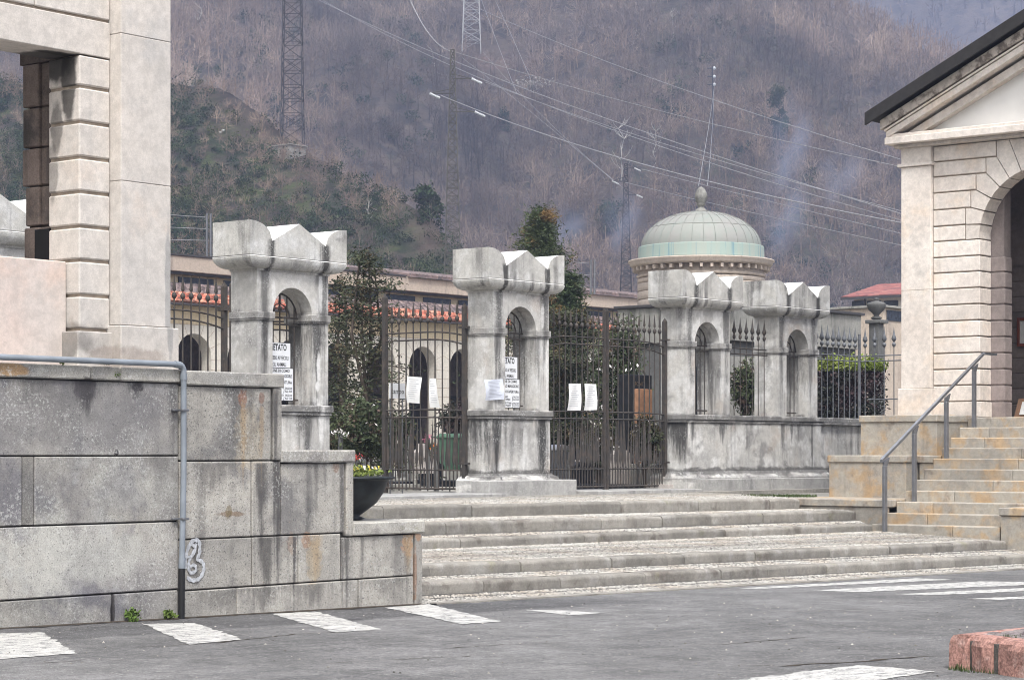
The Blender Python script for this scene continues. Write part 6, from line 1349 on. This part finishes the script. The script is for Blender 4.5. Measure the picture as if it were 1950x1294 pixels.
# ---- power lines ----
def line(P0,Pm,P1,label,r=.045,n=32):
    a,b_=Vector(at_D(*P0)),Vector(at_D(*P1)); r*=.72
    prj=lambda q:(lambda X,D:(HX+F*X/D,HY-F*(q.z-CZ)/D,D))(q.x*sT-q.y*cT,q.x*cT+q.y*sT)
    lo,hi=0.,1.
    for _ in range(30):
        m=(lo+hi)/2; lo,hi=(m,hi) if (prj(a+(b_-a)*m)[0]<Pm[0])==(P1[0]>P0[0]) else (lo,m)
    p=prj(a+(b_-a)*lo); sag=(Pm[1]-p[1])*p[2]/F/(4*lo*(1-lo)); mb=MB(); L_=[]
    for i in range(n+1): s=i/n; q=a+(b_-a)*s; q.z-=4*sag*s*(1-s); L_.append(q)
    mb.tube(L_,r,4,1,False); o=mb.build('power_line',M['cable']); tag(o,label,'power line','power lines crossing the hillside')
line((560,-24,330),(1236,254),(1760,420,150),'long power line from the dark pylon to the temple, upper strand of the pair',.05)
line((590,-14,330),(1300,293),(1760,432,150),'long power line from the dark pylon to the temple, lower strand of the pair',.045)
line((776,-12,230),(815,62),(866,99,225),'sagging power line dropping from the top edge to the tip of the green pylon',.05)
line((866,99,225),(1300,222),(1760,327,160),'power line from the tip of the green pylon to the temple pediment',.04)
line((860,-8,330),(1300,170),(1760,317,170),'highest power line, from the top edge near the light pylon to the temple roof',.05)
line((840,182,225),(1240,317),(1760,432,140),'bright power line from the left insulator of the green pylon to the temple',.06)
line((925,157,225),(1350,300),(1760,413,140),'power line from the upper right insulator of the green pylon',.035)
line((880,110,320),(1080,270),(1168,344,260),'thin line sagging to the small dark pylon, left one',.035)
line((920,100,320),(1090,275),(1187,358,260),'thin line sagging to the small dark pylon, right one',.035)
line((1190,347,260),(1325,380),(1760,476,180),'low power line leaving the small dark pylon to the right, just over the dome',.04)
line((1222,322,260),(1480,387),(1760,455,180),'low power line leaving the upper insulator of the small dark pylon',.04)
line((1362,150,540),(1348,250),(1330,354,200),'steep thin line from the wooden pole down behind the dome finial',.05)
line((1360,165,540),(1356,250),(1347,354,200),'second steep thin line from the wooden pole beside the finial',.05)
line((940,-5,560),(975,70),(1010,150,430),'steep line right of the light pylon, upper strand',.06)
line((915,-5,560),(950,90),(985,180,430),'steep line right of the light pylon, lower strand',.06)

# ================= haze and smoke =================
def volume(name,density,color,aniso=.2,noise=None):
    m=bpy.data.materials.new(name); m.use_nodes=True; t=m.node_tree; t.nodes.remove(t.nodes['Principled BSDF']); v=t.nodes.new('ShaderNodeVolumePrincipled'); v.inputs['Density'].default_value=density; v.inputs['Color'].default_value=(*color,1); v.inputs['Anisotropy'].default_value=aniso
    t.links.new(v.outputs[0],t.nodes['Material Output'].inputs['Volume'])
    if noise:
        g=t.nodes.new('ShaderNodeTexCoord'); nz=t.nodes.new('ShaderNodeTexNoise'); nz.inputs['Scale'].default_value=noise; nz.inputs['Detail'].default_value=3; t.links.new(g.outputs['Object'],nz.inputs['Vector'])
        mr=t.nodes.new('ShaderNodeMapRange'); t.links.new(nz.outputs['Fac'],mr.inputs[0]); mr.inputs[1].default_value=.42; mr.inputs[2].default_value=.7; mr.inputs[3].default_value=0; mr.inputs[4].default_value=density
        ln=t.nodes.new('ShaderNodeVectorMath'); ln.operation='LENGTH'; t.links.new(g.outputs['Object'],ln.inputs[0]); fr=t.nodes.new('ShaderNodeMapRange'); fr.interpolation_type='SMOOTHSTEP'; t.links.new(ln.outputs['Value'],fr.inputs[0]); fr.inputs[1].default_value=1.; fr.inputs[2].default_value=.15; fr.inputs[3].default_value=0; fr.inputs[4].default_value=1
        mu=t.nodes.new('ShaderNodeMath'); mu.operation='MULTIPLY'; t.links.new(mr.outputs[0],mu.inputs[0]); t.links.new(fr.outputs[0],mu.inputs[1]); t.links.new(mu.outputs[0],v.inputs['Density'])
    return m
if HAZE:
    mb=MB(); mb.box(-120,2300,-1100,2200,-5,760); o=mb.build('haze',volume('haze_air',HAZE,(.60,.70,1.)));tag(o,kind='stuff')
for px,py,D,rx,rz,dn,tl in SMOKE:
    c=at_D(px,py,D); k=D/F; mb=MB(); n=10; prof=[(math.sin(math.pi*i/n)+1e-3,-math.cos(math.pi*i/n)) for i in range(n+1)]; mb.lathe(prof,(0,0,0),16)
    o=mb.build('smoke',volume('smoke_wisp',dn,(.58,.70,1.),.2,1.1),None,c); o.scale=(rx*k,rx*k,rz*k); o.rotation_euler=(0,tl,0); tag(o,kind='stuff')
